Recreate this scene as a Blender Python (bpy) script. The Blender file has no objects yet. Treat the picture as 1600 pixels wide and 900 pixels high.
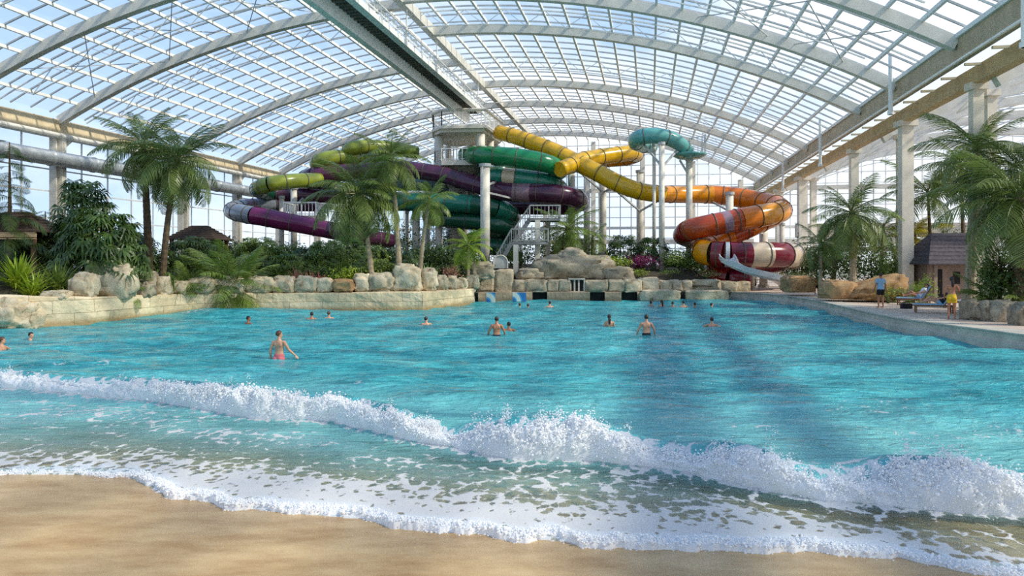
import bpy, math, random
import numpy as np
from mathutils import Vector, Matrix, noise as mnoise
random.seed(7)
rng = np.random.default_rng(11)
SC = bpy.context.scene
COL = SC.collection
# ---------------------------------------------------------------- camera
EYE = 3.1            # camera height above the water
FPX = 1200.0         # focal length in pixels of the 1600x900 frame
cam_d = bpy.data.cameras.new('camera')
cam = bpy.data.objects.new('camera', cam_d)
COL.objects.link(cam)
cam.location = (0, 0, EYE)
cam.rotation_euler = (math.pi / 2, 0, 0)
cam_d.sensor_width = 36.0
cam_d.lens = 36.0 * FPX / 1600
cam_d.shift_y = -45 / 1600
cam_d.clip_end = 2000
cam_d.clip_start = 0.1
SC.camera = cam
# ---------------------------------------------------------------- colour management
SC.view_settings.view_transform = 'Standard'
SC.view_settings.look = 'None'
SC.view_settings.gamma = 1
SC.view_settings.use_curve_mapping = False
SC.view_settings.exposure = 0.18
SC.cycles.max_bounces = 9
SC.cycles.diffuse_bounces = 5
SC.cycles.glossy_bounces = 3
SC.cycles.transmission_bounces = 4
SC.cycles.transparent_max_bounces = 14
SC.cycles.caustics_reflective = False
SC.cycles.caustics_refractive = False
SC.cycles.use_denoising = False      # the photograph itself is grainy
SC.cycles.sample_clamp_indirect = 4.0
SC.cycles.sample_clamp_direct = 10.0
# ---------------------------------------------------------------- sun
SUN_FROM = Vector((0.80, -0.30, 0.78)).normalized()
sun_d = bpy.data.lights.new('sun', 'SUN')
sun_d.energy = 4.0
sun_d.color = (1.0, 0.91, 0.76)
sun_d.angle = math.radians(2.6)
sun = bpy.data.objects.new('sun', sun_d)
COL.objects.link(sun)
sun.rotation_euler = SUN_FROM.to_track_quat('Z', 'Y').to_euler()
sun.location = (60, -20, 60)
# ---------------------------------------------------------------- sky with clouds
W = bpy.data.worlds.new('sky')
SC.world = W
W.use_nodes = True
nt = W.node_tree
for n in list(nt.nodes):
    nt.nodes.remove(n)
def wn(t, **kw):
    n = nt.nodes.new(t)
    for k, v in kw.items():
        setattr(n, k, v)
    return n
tc = wn('ShaderNodeTexCoord')
sep = wn('ShaderNodeSeparateXYZ')
nt.links.new(tc.outputs['Generated'], sep.inputs[0])
mp = wn('ShaderNodeMapping')
mp.inputs['Scale'].default_value = (1.0, 1.0, 2.6)
nt.links.new(tc.outputs['Generated'], mp.inputs[0])
nz = wn('ShaderNodeTexNoise')
nz.inputs['Scale'].default_value = 3.1
nz.inputs['Detail'].default_value = 7
nz.inputs['Roughness'].default_value = 0.55
nz.inputs['Distortion'].default_value = 0.4
nt.links.new(mp.outputs[0], nz.inputs['Vector'])
# more cloud towards the sun's side (+X) and towards the horizon
m1 = wn('ShaderNodeMath', operation='MULTIPLY_ADD')
nt.links.new(sep.outputs['X'], m1.inputs[0]); m1.inputs[1].default_value = 0.28
nt.links.new(nz.outputs['Fac'], m1.inputs[2])
m2 = wn('ShaderNodeMath', operation='MULTIPLY_ADD')
nt.links.new(sep.outputs['Z'], m2.inputs[0]); m2.inputs[1].default_value = -0.18
nt.links.new(m1.outputs[0], m2.inputs[2])
ramp = wn('ShaderNodeValToRGB')
ramp.color_ramp.elements[0].position = 0.37
ramp.color_ramp.elements[1].position = 0.60
nt.links.new(m2.outputs[0], ramp.inputs[0])
grad = wn('ShaderNodeValToRGB')
grad.color_ramp.elements[0].position = 0.0
grad.color_ramp.elements[0].color = (0.62, 0.77, 0.95, 1)
grad.color_ramp.elements[1].position = 0.6
grad.color_ramp.elements[1].color = (0.20, 0.40, 0.80, 1)
nt.links.new(sep.outputs['Z'], grad.inputs[0])
mx = wn('ShaderNodeMix', data_type='RGBA')
nt.links.new(ramp.outputs[0], mx.inputs['Factor'])
nt.links.new(grad.outputs[0], mx.inputs[6])
mx.inputs[7].default_value = (0.95, 0.965, 1.0, 1)
bg = wn('ShaderNodeBackground')
bg.inputs['Strength'].default_value = 1.2
nt.links.new(mx.outputs[2], bg.inputs['Color'])
out = wn('ShaderNodeOutputWorld')
nt.links.new(bg.outputs[0], out.inputs[0])

# ================================================================ helpers
def P(px, py, Y):
    """world point seen at pixel (px, py) at distance Y"""
    return Vector(((px - 800) / FPX * Y, Y, EYE - (py - 405) / FPX * Y))
def G(px, py, z=0.0):
    """world point seen at pixel (px, py) on the horizontal plane z"""
    Y = (EYE - z) * FPX / (py - 405)
    return Vector(((px - 800) / FPX * Y, Y, z))
SA, CA = 0.1763, 0.9843       # heading of the hall's long axis
def H(s, t, h):
    """hall coordinates: s along, t across, h above the eye"""
    return Vector((s * SA + t * CA, s * CA - t * SA, EYE + h))

class MB:
    def __init__(self):
        self.v = []; self.f = []; self.m = []
    def add(self, vs, fs, mi=0):
        o = len(self.v)
        self.v.extend([tuple(p) for p in vs])
        for f in fs:
            self.f.append(tuple(i + o for i in f)); self.m.append(mi)
        return self
    def box(self, lo, hi, mi=0):
        x0, y0, z0 = lo; x1, y1, z1 = hi
        vs = [(x0,y0,z0),(x1,y0,z0),(x1,y1,z0),(x0,y1,z0),(x0,y0,z1),(x1,y0,z1),(x1,y1,z1),(x0,y1,z1)]
        return self.add(vs, [(0,3,2,1),(4,5,6,7),(0,1,5,4),(1,2,6,5),(2,3,7,6),(3,0,4,7)], mi)
    def beam(self, a, b, w, h, up=(0,0,1), mi=0):
        a = Vector(a); b = Vector(b); d = (b - a).normalized(); u = Vector(up)
        s = d.cross(u)
        if s.length < 1e-4: s = d.cross(Vector((1,0,0)))
        s.normalize(); u = s.cross(d).normalized()
        vs = []
        for p in (a, b):
            for (i, j) in ((-1,-1),(1,-1),(1,1),(-1,1)):
                vs.append(p + s * (w/2*i) + u * (h/2*j))
        return self.add(vs, [(0,3,2,1),(4,5,6,7),(0,1,5,4),(1,2,6,5),(2,3,7,6),(3,0,4,7)][:], mi)
    def tube(self, pts, r, n=8, caps=True, mi=0, flat=1.0):
        pts = [Vector(p) for p in pts]
        N = len(pts)
        rs = r if hasattr(r, '__len__') else [r] * N
        vs = []; prev = None
        for i, p in enumerate(pts):
            d = (pts[min(i+1, N-1)] - pts[max(i-1, 0)])
            if d.length < 1e-9: d = Vector((0,0,1))
            d.normalize()
            if prev is None:
                ref = Vector((0,0,1)) if abs(d.z) < .95 else Vector((1,0,0))
                s = d.cross(ref).normalized()
            else:
                s = (prev - d * prev.dot(d)).normalized()
            prev = s
            u = s.cross(d)
            for k in range(n):
                a = 2*math.pi*k/n
                vs.append(p + s*(math.cos(a)*rs[i]) + u*(math.sin(a)*rs[i]*flat))
        fs = []
        for i in range(N-1):
            for k in range(n):
                k2 = (k+1) % n
                fs.append((i*n+k, i*n+k2, (i+1)*n+k2, (i+1)*n+k))
        if caps:
            fs.append(tuple(range(n))[::-1]); fs.append(tuple((N-1)*n+k for k in range(n)))
        return self.add(vs, fs, mi)
    def lathe(self, prof, c, n=16, mi=0, caps=True):
        cx, cy, cz = c
        vs = []; fs = []
        for (r, z) in prof:
            for k in range(n):
                a = 2*math.pi*k/n
                vs.append((cx + r*math.cos(a), cy + r*math.sin(a), cz + z))
        for i in range(len(prof)-1):
            for k in range(n):
                k2 = (k+1) % n
                fs.append((i*n+k, i*n+k2, (i+1)*n+k2, (i+1)*n+k))
        if caps:
            fs.append(tuple(range(n))[::-1]); fs.append(tuple((len(prof)-1)*n+k for k in range(n)))
        return self.add(vs, fs, mi)
    def prism(self, poly, z0, z1, mi=0):
        n = len(poly)
        vs = [(x, y, z0) for x, y in poly] + [(x, y, z1) for x, y in poly]
        fs = [tuple(range(n))[::-1], tuple(range(n, 2*n))]
        for i in range(n):
            j = (i+1) % n
            fs.append((i, j, n+j, n+i))
        return self.add(vs, fs, mi)
    def build(self, name, mats, parent=None, origin=None, smooth=False):
        me = bpy.data.meshes.new(name)
        if origin is not None:
            o = Vector(origin)
            vs = [(v[0]-o.x, v[1]-o.y, v[2]-o.z) for v in self.v]
        else:
            vs = self.v
        me.from_pydata(vs, [], self.f)
        if not isinstance(mats, (list, tuple)): mats = [mats]
        for m in mats: me.materials.append(m)
        if len(mats) > 1: me.polygons.foreach_set('material_index', self.m)
        if smooth: me.polygons.foreach_set('use_smooth', [True]*len(self.f))
        me.update()
        return link(name, me, parent, origin if parent is None else None)

def link(name, me, parent=None, loc=None):
    o = bpy.data.objects.new(name, me)
    COL.objects.link(o)
    if loc is not None: o.location = loc
    if parent is not None: o.parent = parent
    return o
def tag(o, label, cat=None, group=None, kind=None):
    o['label'] = label
    if cat: o['category'] = cat
    if group: o['group'] = group
    if kind: o['kind'] = kind
    return o
def thing(name, label, cat, loc=(0,0,0), rz=0.0, group=None):
    o = bpy.data.objects.new(name, None)
    COL.objects.link(o)
    o.empty_display_size = .2
    o.location = loc; o.rotation_euler = (0, 0, rz)
    return tag(o, label, cat, group)
def struct(o, label=None):
    o['kind'] = 'structure'
    if label: o['label'] = label
    return o
def npmesh(name, V, F, mats, smooth=True):
    """numpy vertices (n,3) and quads (m,4)"""
    me = bpy.data.meshes.new(name)
    V = np.asarray(V, np.float32); F = np.asarray(F, np.int32)
    me.vertices.add(len(V)); me.vertices.foreach_set('co', V.ravel())
    k = F.shape[1]
    me.loops.add(F.size); me.loops.foreach_set('vertex_index', F.ravel())
    me.polygons.add(len(F))
    me.polygons.foreach_set('loop_start', np.arange(0, F.size, k, dtype=np.int32))
    me.polygons.foreach_set('loop_total', np.full(len(F), k, np.int32))
    me.polygons.foreach_set('use_smooth', np.full(len(F), smooth))
    for m in (mats if isinstance(mats, (list, tuple)) else [mats]): me.materials.append(m)
    me.update(calc_edges=True); me.validate()
    return me
def fattr(me, name, vals):
    a = me.attributes.new(name, 'FLOAT', 'POINT')
    a.data.foreach_set('value', np.asarray(vals, np.float32))
def gridfaces(nr, nc, wrap=False):
    r = np.arange(nr-1)[:, None]; c = np.arange(nc if wrap else nc-1)[None, :]
    c2 = (c+1) % nc
    a = r*nc + c; b = r*nc + c2; d = (r+1)*nc + c; e = (r+1)*nc + c2
    return np.stack([a, b, e, d], -1).reshape(-1, 4)
# value noise, vectorised
_perm = rng.random((256, 256)).astype(np.float32)
def vnoise(x, y):
    xi = np.floor(x).astype(int); yi = np.floor(y).astype(int)
    fx = x - xi; fy = y - yi
    fx = fx*fx*fx*(fx*(fx*6-15)+10); fy = fy*fy*fy*(fy*(fy*6-15)+10)
    a = _perm[xi & 255, yi & 255]; b = _perm[(xi+1) & 255, yi & 255]
    c = _perm[xi & 255, (yi+1) & 255]; d = _perm[(xi+1) & 255, (yi+1) & 255]
    return (a*(1-fx)+b*fx)*(1-fy) + (c*(1-fx)+d*fx)*fy
def fbm(x, y, o=4, g=.5):
    s = 0; a = 1; t = 0
    for i in range(o):
        s = s + a*vnoise(x*2**i + 17.3*i, y*2**i - 9.1*i); t += a; a *= g
    return s/t
def spline(pts, step):
    """Catmull-Rom through points (tuples of any length), resampled evenly along the first three"""
    A = np.array(pts, float)
    Q = np.vstack([2*A[0]-A[1], A, 2*A[-1]-A[-2]])
    res = []
    for i in range(1, len(Q)-2):
        for u in np.linspace(0, 1, 24, endpoint=False):
            p0, p1, p2, p3 = Q[i-1], Q[i], Q[i+1], Q[i+2]
            res.append(.5*((2*p1)+(-p0+p2)*u+(2*p0-5*p1+4*p2-p3)*u*u+(-p0+3*p1-3*p2+p3)*u**3))
    res.append(A[-1]); R = np.array(res)
    d = np.r_[0, np.cumsum(np.linalg.norm(np.diff(R[:, :3], axis=0), axis=1))]
    n = max(3, int(d[-1]/step)+1)
    s = np.linspace(0, d[-1], n)
    return np.stack([np.interp(s, d, R[:, k]) for k in range(R.shape[1])], 1)
NUM = ['first','second','third','fourth','fifth','sixth','seventh','eighth','ninth','tenth','eleventh','twelfth','thirteenth','fourteenth','fifteenth','sixteenth','seventeenth','eighteenth','nineteenth','twentieth','twenty-first','twenty-second','twenty-third','twenty-fourth','twenty-fifth','twenty-sixth']

# ================================================================ materials
def newmat(name):
    m = bpy.data.materials.new(name); m.use_nodes = True
    t = m.node_tree
    for n in list(t.nodes): t.nodes.remove(n)
    return m, t
def N(t, typ, **kw):
    n = t.nodes.new(typ)
    ins = kw.pop('ins', {})
    for k, v in kw.items(): setattr(n, k, v)
    for k, v in ins.items():
        if hasattr(v, 'node'): t.links.new(v, n.inputs[k])
        else: n.inputs[k].default_value = v
    return n
def C4(c): return (c[0], c[1], c[2], 1)
def srgb(r, g, b):
    f = lambda c: (c/255/12.92) if c/255 <= .04045 else ((c/255+.055)/1.055)**2.4
    return (f(r), f(g), f(b))
def mat(name, c1, c2=None, scale=4.0, rough=.6, metal=0.0, bump=0.0, detail=5, lo=.35, hi=.65, spec=.5, bscale=None, coat=0.0, coord='Object', trans=0.0, isl=0.0):
    m, t = newmat(name)
    o = N(t, 'ShaderNodeOutputMaterial')
    b = N(t, 'ShaderNodeBsdfPrincipled', ins={'Roughness': rough, 'Metallic': metal, 'Specular IOR Level': spec, 'Coat Weight': coat})
    col = None
    if c2 is None:
        b.inputs['Base Color'].default_value = C4(c1)
    else:
        tcn = N(t, 'ShaderNodeTexCoord')
        nzn = N(t, 'ShaderNodeTexNoise', ins={'Vector': tcn.outputs[coord], 'Scale': scale, 'Detail': detail, 'Roughness': .6})
        rp = N(t, 'ShaderNodeValToRGB', ins={'Fac': nzn.outputs['Fac']})
        rp.color_ramp.elements[0].position = lo; rp.color_ramp.elements[0].color = C4(c1)
        rp.color_ramp.elements[1].position = hi; rp.color_ramp.elements[1].color = C4(c2)
        col = rp.outputs[0]
        if isl:
            g = N(t, 'ShaderNodeNewGeometry')
            mr = N(t, 'ShaderNodeMapRange', ins={'Value': g.outputs['Random Per Island'], 'To Min': 1-isl, 'To Max': 1+isl})
            vm = N(t, 'ShaderNodeVectorMath', operation='SCALE', ins={0: col, 'Scale': mr.outputs[0]})
            col = vm.outputs[0]
        t.links.new(col, b.inputs['Base Color'])
        if bump:
            nz2 = N(t, 'ShaderNodeTexNoise', ins={'Vector': tcn.outputs[coord], 'Scale': bscale or scale*4, 'Detail': 4})
            bp = N(t, 'ShaderNodeBump', ins={'Height': nz2.outputs['Fac'], 'Strength': 1.0, 'Distance': bump})
            t.links.new(bp.outputs[0], b.inputs['Normal'])
    if trans:
        tr = N(t, 'ShaderNodeBsdfTranslucent')
        if col is None: tr.inputs['Color'].default_value = C4(c1)
        else: t.links.new(col, tr.inputs['Color'])
        ms = N(t, 'ShaderNodeMixShader', ins={0: trans, 1: b.outputs[0], 2: tr.outputs[0]})
        t.links.new(ms.outputs[0], o.inputs[0])
    else:
        t.links.new(b.outputs[0], o.inputs[0])
    return m

def glassmat(name, tint, refl=.06):
    m, t = newmat(name)
    o = N(t, 'ShaderNodeOutputMaterial')
    tr = N(t, 'ShaderNodeBsdfTransparent', ins={'Color': C4(tint)})
    gl = N(t, 'ShaderNodeBsdfGlossy', ins={'Roughness': .08})
    ms = N(t, 'ShaderNodeMixShader', ins={0: refl, 1: tr.outputs[0], 2: gl.outputs[0]})
    t.links.new(ms.outputs[0], o.inputs[0])
    return m
M = {}
M['glass'] = glassmat('roof_glass', (.90, .94, .97), .05)
M['wglass'] = glassmat('wall_glass', (.88, .93, .96), .06)
M['steel'] = mat('painted_steel', srgb(206,203,192), srgb(222,218,206), 1.5, .5)
M['bar'] = mat('white_bar', srgb(225,225,220), srgb(240,238,232), 2, .5)
M['darkbar'] = mat('grey_bar', srgb(168,172,170), srgb(190,192,190), 2, .5)
M['cream'] = mat('cream_beam', srgb(205,185,148), srgb(228,208,172), 1.2, .6)
M['duct'] = mat('duct_metal', srgb(176,182,184), srgb(206,208,206), 3, .35, .3)
M['tanbeam'] = mat('tan_beam', srgb(160,146,120), srgb(182,166,138), 1.2, .6)
M['ochrebeam'] = mat('ochre_beam', srgb(178,152,108), srgb(200,174,128), 1.2, .6)
M['grating'] = mat('steel_grating', srgb(74,72,66), srgb(98,95,86), 6, .7)
M['concrete'] = mat('concrete', srgb(172,165,152), srgb(200,192,176), 1.3, .8, bump=.01)
M['column'] = mat('column_paint', srgb(206,200,186), srgb(226,218,202), 1.2, .55)
M['deck'] = mat('deck_concrete', srgb(186,165,148), srgb(208,188,168), .8, .75, bump=.004)
M['ground'] = mat('ground_soil', srgb(120,118,96), srgb(150,146,120), .2, .9)
M['soil'] = mat('bed_soil', srgb(42,36,26), srgb(70,60,42), 1.5, .95, bump=.05)
# ================================================================ SETTING: ground and hall
mb = MB(); mb.box((-400,-60,-4.2),(400,700,-4.0))
struct(mb.build('ground', M['ground']), 'bare ground outside the glass hall')

EH = 10.45      # eave height above the eye
TL, TR = -42.9, 14.34
TC = (TL+TR)/2; HALF = (TR-TL)/2; RISE = 7.1
RR = (HALF**2+RISE**2)/(2*RISE)
S0, S1 = -14.0, 112.0
def roofh(t, tc=TC, half=HALF, rise=RISE, e=EH):
    R = (half**2+rise**2)/(2*rise)
    return e + rise - R + math.sqrt(max(R*R-(t-tc)**2, 0))
def vault_glass(name, tl, tr, tc, half, rise, e, s0, s1, lift=.34):
    nt_ = 40
    V = []
    for s in (s0, s1):
        for i in range(nt_+1):
            t = tl + (tr-tl)*i/nt_
            V.append(tuple(H(s, t, roofh(t, tc, half, rise, e)+lift)))
    return link(name, npmesh(name, V, gridfaces(2, nt_+1), M['glass']))
def archpts(s, t0, t1, n, tc=TC, half=HALF, rise=RISE, e=EH, dz=0.0):
    return [H(s, t0+(t1-t0)*i/n, roofh(t0+(t1-t0)*i/n, tc, half, rise, e)+dz) for i in range(n+1)]
def archbeam(mb_, pts, w, h):
    d = Vector((SA, CA, 0))
    n = len(pts); vs = []
    for i, p in enumerate(pts):
        tg = (pts[min(i+1,n-1)]-pts[max(i-1,0)]).normalized()
        up = d.cross(tg).normalized()
        if up.z < 0: up = -up
        for a, b in ((-1,-1),(1,-1),(1,1),(-1,1)):
            vs.append(p + d*(w/2*a) + up*(h/2*b))
    fs = []
    for i in range(n-1):
        for k in range(4):
            fs.append((i*4+k, i*4+(k+1)%4, (i+1)*4+(k+1)%4, (i+1)*4+k))
    fs.append((0,1,2,3)); fs.append(tuple((n-1)*4+k for k in range(4)))
    mb_.add(vs, fs)
roof = vault_glass('ceiling', TL, TR, TC, HALF, RISE, EH, S0, S1)
struct(roof, 'barrel vaulted glass roof over the wave pool')
# long purlins carrying the glass
mb = MB()
npur = 37
for i in range(1, npur):
    t = TL + (TR-TL)*i/npur
    h = roofh(t)+.16
    mb.beam(H(S0,t,h), H(S1,t,h), .15, .20)
struct(mb.build('purlin_grid', M['bar'], roof))
# thin glazing bars across
mb = MB()
s = S0
while s < S1:
    archbeam(mb, archpts(s, TL, TR, 36, dz=.26), .09, .10)
    s += 1.75
struct(mb.build('glazing_grid', M['darkbar'], roof))
# main arches: left and right halves meet at the ridge girder
TM = -16.3
LEFT_S = [23.5, 32.5, 41.5, 50.0, 65.5, 75.0, 84.5, 95.0, 105.0]
RIGHT_S = [12.0, 21.0, 30.5, 39.7, 48.9, 56.5, 74.5, 84.5, 95.0, 105.0]
for k, s in enumerate(LEFT_S):
    mb = MB(); archbeam(mb, archpts(s, TL, TM, 22, dz=-.22), .50, .62)
    struct(mb.build('roof_arch', M['steel']), NUM[k]+' arched rib of the left half of the glass roof counting from the near end')
for k, s in enumerate(RIGHT_S):
    mb = MB(); archbeam(mb, archpts(s, TM, TR, 22, dz=-.22), .50, .62)
    struct(mb.build('roof_arch', M['steel']), NUM[k]+' arched rib of the right half of the glass roof counting from the near end')
mb = MB(); mb.beam(H(S0,TM,roofh(TM)-.2), H(S1,TM,roofh(TM)-.2), .5, .7)
struct(mb.build('ridge_beam', M['steel']), 'ridge girder running along the top of the glass roof')
# light lattice trusses between the ribs
tr_s = sorted([(a+b)/2 for a, b in zip(RIGHT_S[2:-1], RIGHT_S[3:])])
for k, s in enumerate(tr_s):
    mb = MB(); n = 40
    up = archpts(s, TL, TR, n, dz=.05); dn = archpts(s, TL, TR, n, dz=-1.0)
    lo = [dn[i] for i in range(1, n, 1)]
    for i in range(n): mb.beam(up[i], up[i+1], .07, .09)
    for i in range(2, n-2, 1):
        mb.beam(dn[i], dn[i+1], .07, .07)
    for i in range(2, n-2, 2):
        mb.beam(up[i-1] if i > 0 else up[0], dn[i], .045, .045); mb.beam(dn[i], up[i+1], .045, .045)
    struct(mb.build('roof_truss', M['bar']), NUM[k]+' thin lattice truss under the glass roof counting from the near end')
# diagonal wind bracing rods in some bays
mb = MB()
for (sa, sb) in ((41.5,50),(75,84.5)):
    for t0, t1 in ((-40,-34),(-34,-28),(-28,-22),(8,12),(2,8)):
        mb.beam(H(sa,t0,roofh(t0)-.1), H(sb,t1,roofh(t1)-.1), .05, .05)
        mb.beam(H(sa,t1,roofh(t1)-.1), H(sb,t0,roofh(t0)-.1), .05, .05)
struct(mb.build('bracing_rods', M['darkbar'], roof))

# ---- left eave: box beam, round lip, gutter
mb = MB()
mb.beam(H(S0,TL-.25,9.65), H(S1,TL-.25,9.65), .7, 1.25)
struct(mb.build('trim_left_eave', M['cream']), 'cream eave beam along the left wall')
mb = MB(); mb.tube([H(S0,TL+.15,9.05), H(S1,TL+.15,9.05)], .24, 10)
struct(mb.build('trim_left_pipe', M['steel']), 'pale round pipe under the left eave beam')
# ---- air duct along the left wall
mb = MB()
DT, DH = TL+.75, 7.25
mb.tube([H(S0,DT,DH), H(S1-2,DT,DH)], .55, 20)
for q in range(28):
    s = S0+2+q*4.3
    mb.tube([H(s-.07,DT,DH), H(s+.07,DT,DH)], .60, 20)
struct(mb.build('air_duct', M['duct'], smooth=True), 'long silver round air duct along the left glass wall')
# ---- left wall columns and glazing
for k, s in enumerate((32, 41.5, 50.0, 65.5, 75.0, 84.5, 95.0, 105.0)):
    mb = MB()
    mb.beam(H(s,TL-.1,-3.4), H(s,TL-.1,9.1), .55, .8)
    mb.beam(H(s-.55,TL-.1,-3.4), H(s-.55,TL-.1,9.1), .16, .5)
    mb.beam(H(s,TL-.1,8.0), H(s+1.3,TL+.1,9.2), .22, .22)
    struct(mb.build('column', M['column']), NUM[k]+' steel column of the left glass wall counting from the near end')
mb = MB()
V = [H(S0,TL-.5,-3.5), H(S1,TL-.5,-3.5), H(S1,TL-.5,9.3), H(S0,TL-.5,9.3)]
mb.add(V, [(0,1,2,3)])
wl = struct(mb.build('wall_left', M['wglass']), 'left glass side wall of the hall')
mb = MB()
s = S0
while s <= S1:
    mb.beam(H(s,TL-.42,-3.4), H(s,TL-.42,9.0), .08, .10); s += 2.9
for h in (-1.2, .9, 3.0, 5.0, 6.6):
    mb.beam(H(S0,TL-.42,h), H(S1,TL-.42,h), .08, .09)
struct(mb.build('mullion_grid', M['bar'], wl))
# ---- gable wall at the far end
def gable(name, tl, tr, fn, s, label, base=-3.4):
    mb_ = MB(); n = 40
    vs = [H(s, tl+(tr-tl)*i/n, base) for i in range(n+1)] + [H(s, tl+(tr-tl)*i/n, fn(tl+(tr-tl)*i/n)) for i in range(n+1)]
    mb_.add(vs, [(i, i+1, n+2+i, n+1+i) for i in range(n)])
    w = struct(mb_.build(name, M['wglass']), label)
    mb_ = MB()
    t = tl
    while t < tr:
        mb_.beam(H(s-.1,t,base), H(s-.1,t,fn(t)), .11, .14, up=(1,0,0)); t += 1.55
    h = -1.5
    while h < 17:
        ts = [tl+(tr-tl)*i/200 for i in range(201) if fn(tl+(tr-tl)*i/200) > h]
        if ts: mb_.beam(H(s-.1,ts[0],h), H(s-.1,ts[-1],h), .10, .11 if h != 4.5 else .4)
        h += 1.5
    struct(mb_.build('mullion_grid', M['bar'], w))
    for h, th in ((2.5,.7),(9.9,.6)):
        mb_ = MB(); mb_.beam(H(s-.35,tl,h), H(s-.35,tr,h), .5, th)
        struct(mb_.build('transom_beam', M['steel'], w))
    return w
gable('wall_far', TL, TR, lambda t: roofh(t)+.2, S1, 'tall glass gable wall at the far end of the hall')
for k, t in enumerate((-36, -29, -22, -15, -8, -1, 6, 12.5)):
    mb = MB(); mb.beam(H(S1-.8,t,-3.4), H(S1-.8,t,roofh(t)-.3), .6, .6, up=(1,0,0))
    struct(mb.build('column', M['column']), NUM[k]+' post of the far gable wall counting from the left')

# ---- right valley: two beams with a lit gutter soffit between them
mb = MB(); mb.beam(H(S0,TR+.25,9.94), H(S1,TR+.25,9.94), .5, 1.02)
struct(mb.build('trim_right_beam', M['tanbeam']), 'upper steel valley beam along the right side of the pool hall')
mb = MB(); mb.beam(H(S0,TR+.0,10.55), H(S1,TR+.0,10.55), .22, .22)
mb.beam(H(S0,TR+.02,9.38), H(S1,TR+.02,9.38), .12, .10)
struct(mb.build('trim_right_lip', M['bar']), 'pale lip on the upper valley beam')
mb = MB(); mb.beam(H(S0,TR+.85,9.44), H(S1,TR+.85,9.44), 1.0, .03)
gut = struct(mb.build('trim_gutter', M['glass']), 'glazed strip between the two right valley beams')
mb = MB(); s = S0
while s < S1:
    mb.beam(H(s,TR+.5,9.32), H(s,TR+1.2,9.32), .14, .12); s += 3.0
struct(mb.build('cross_bars', M['cream'], gut))
mb = MB(); mb.beam(H(S0,TR+1.55,9.02), H(S1,TR+1.55,9.02), .55, .80)
struct(mb.build('trim_lower_beam', M['ochrebeam']), 'ochre lower valley beam carried by the right hand columns')
for k, (s, w) in enumerate(((32.0,.6),(41.4,.54),(43.2,.5),(52.0,.74),(57.5,.5),(64.5,.6),(85.3,.9),(86.6,.6),(100.0,.8))):
    mb = MB()
    t = TR+1.55 if k not in (2,4,7) else TR+2.9
    mb.beam(H(s,t,-2.6), H(s,t,8.7), w*.75, w, up=(1,0,0))
    mb.beam(H(s,t,8.35), H(s,t,8.7), w*1.3, w*1.5, up=(1,0,0))
    struct(mb.build('column', M['column']), NUM[k]+' column under the right valley beams counting from the near end')
# hanging rain pipes at the right valley
for k, (s, top, bot) in enumerate(((31.6,12.5,7.9),(47.8,11.9,8.4),(66.5,11.5,7.6),(84.4,11.3,7.2))):
    mb = MB(); mb.tube([H(s,TR-.55,top), H(s,TR-.55,bot)], .13, 8); mb.tube([H(s,TR-.55,bot+.2), H(s,TR-.55,bot)], .19, 8)
    tag(mb.build('rain_pipe', M['bar']), NUM[k]+' white vertical pipe hanging beside the right valley beam counting from the near end', 'pipe')
# ---- second vault to the right
T2L, T2R = TR+1.8, TR+1.8+46
T2C = (T2L+T2R)/2; H2 = 23.0; RISE2 = 6.2; E2 = 8.9
f2 = lambda t: roofh(t, T2C, H2, RISE2, E2)
r2 = vault_glass('ceiling_right', T2L, T2R, T2C, H2, RISE2, E2, 0, S1)
struct(r2, 'glass roof of the neighbouring hall on the right')
mb = MB()
for i in range(1, 12):
    t = T2L + (T2R-T2L)*i/12; h = f2(t)+.16
    mb.beam(H(0,t,h), H(S1,t,h), .10, .12)
struct(mb.build('purlin_grid', M['bar'], r2))
mb = MB(); s = 0
while s < S1:
    archbeam(mb, archpts(s, T2L, T2R, 24, T2C, H2, RISE2, E2, .26), .09, .10); s += 4.5
struct(mb.build('glazing_grid', M['darkbar'], r2))
for k, s in enumerate((22, 31, 40, 49, 58, 67, 76, 86, 97, 108)):
    mb = MB(); archbeam(mb, archpts(s, T2L, T2R, 24, T2C, H2, RISE2, E2, -.35), .55, .8)
    n = 24; up = archpts(s+4.5, T2L, T2R, n, T2C, H2, RISE2, E2, 0); dn = archpts(s+4.5, T2L, T2R, n, T2C, H2, RISE2, E2, -1.1)
    for i in range(1, n): mb.beam(dn[i-1], dn[i], .09, .09)
    for i in range(1, n): mb.beam(up[i], dn[i-1] if i % 2 else dn[i], .06, .06)
    struct(mb.build('roof_arch', M['steel']), NUM[k]+' arched rib of the neighbouring hall on the right counting from the near end')
gable('wall_far_right', T2L, T2R, lambda t: f2(t)+.2, S1, 'glass gable wall of the neighbouring hall on the right')
mb = MB(); mb.beam(H(96,T2L+1,3.4), H(96,T2R,3.4), 1.2, 1.6); mb.beam(H(96,T2L+1,1.2), H(96,T2R,1.2), .6, .5)
struct(mb.build('trim_mezzanine', M['concrete']), 'grey mezzanine edge in the neighbouring hall')
V = [H(0,T2R+.3,-3.4), H(S1,T2R+.3,-3.4), H(S1,T2R+.3,9), H(0,T2R+.3,9)]
mb = MB(); mb.add(V, [(0,1,2,3)]); wr = struct(mb.build('wall_right', M['wglass']), 'right glass wall of the neighbouring hall')
mb = MB(); s = 0
while s <= S1:
    mb.beam(H(s,T2R+.2,-3.4), H(s,T2R+.2,9), .14, .14); s += 3
for h in (0, 3, 6): mb.beam(H(0,T2R+.2,h), H(S1,T2R+.2,h), .12, .12)
struct(mb.build('mullion_grid', M['darkbar'], wr))

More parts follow.
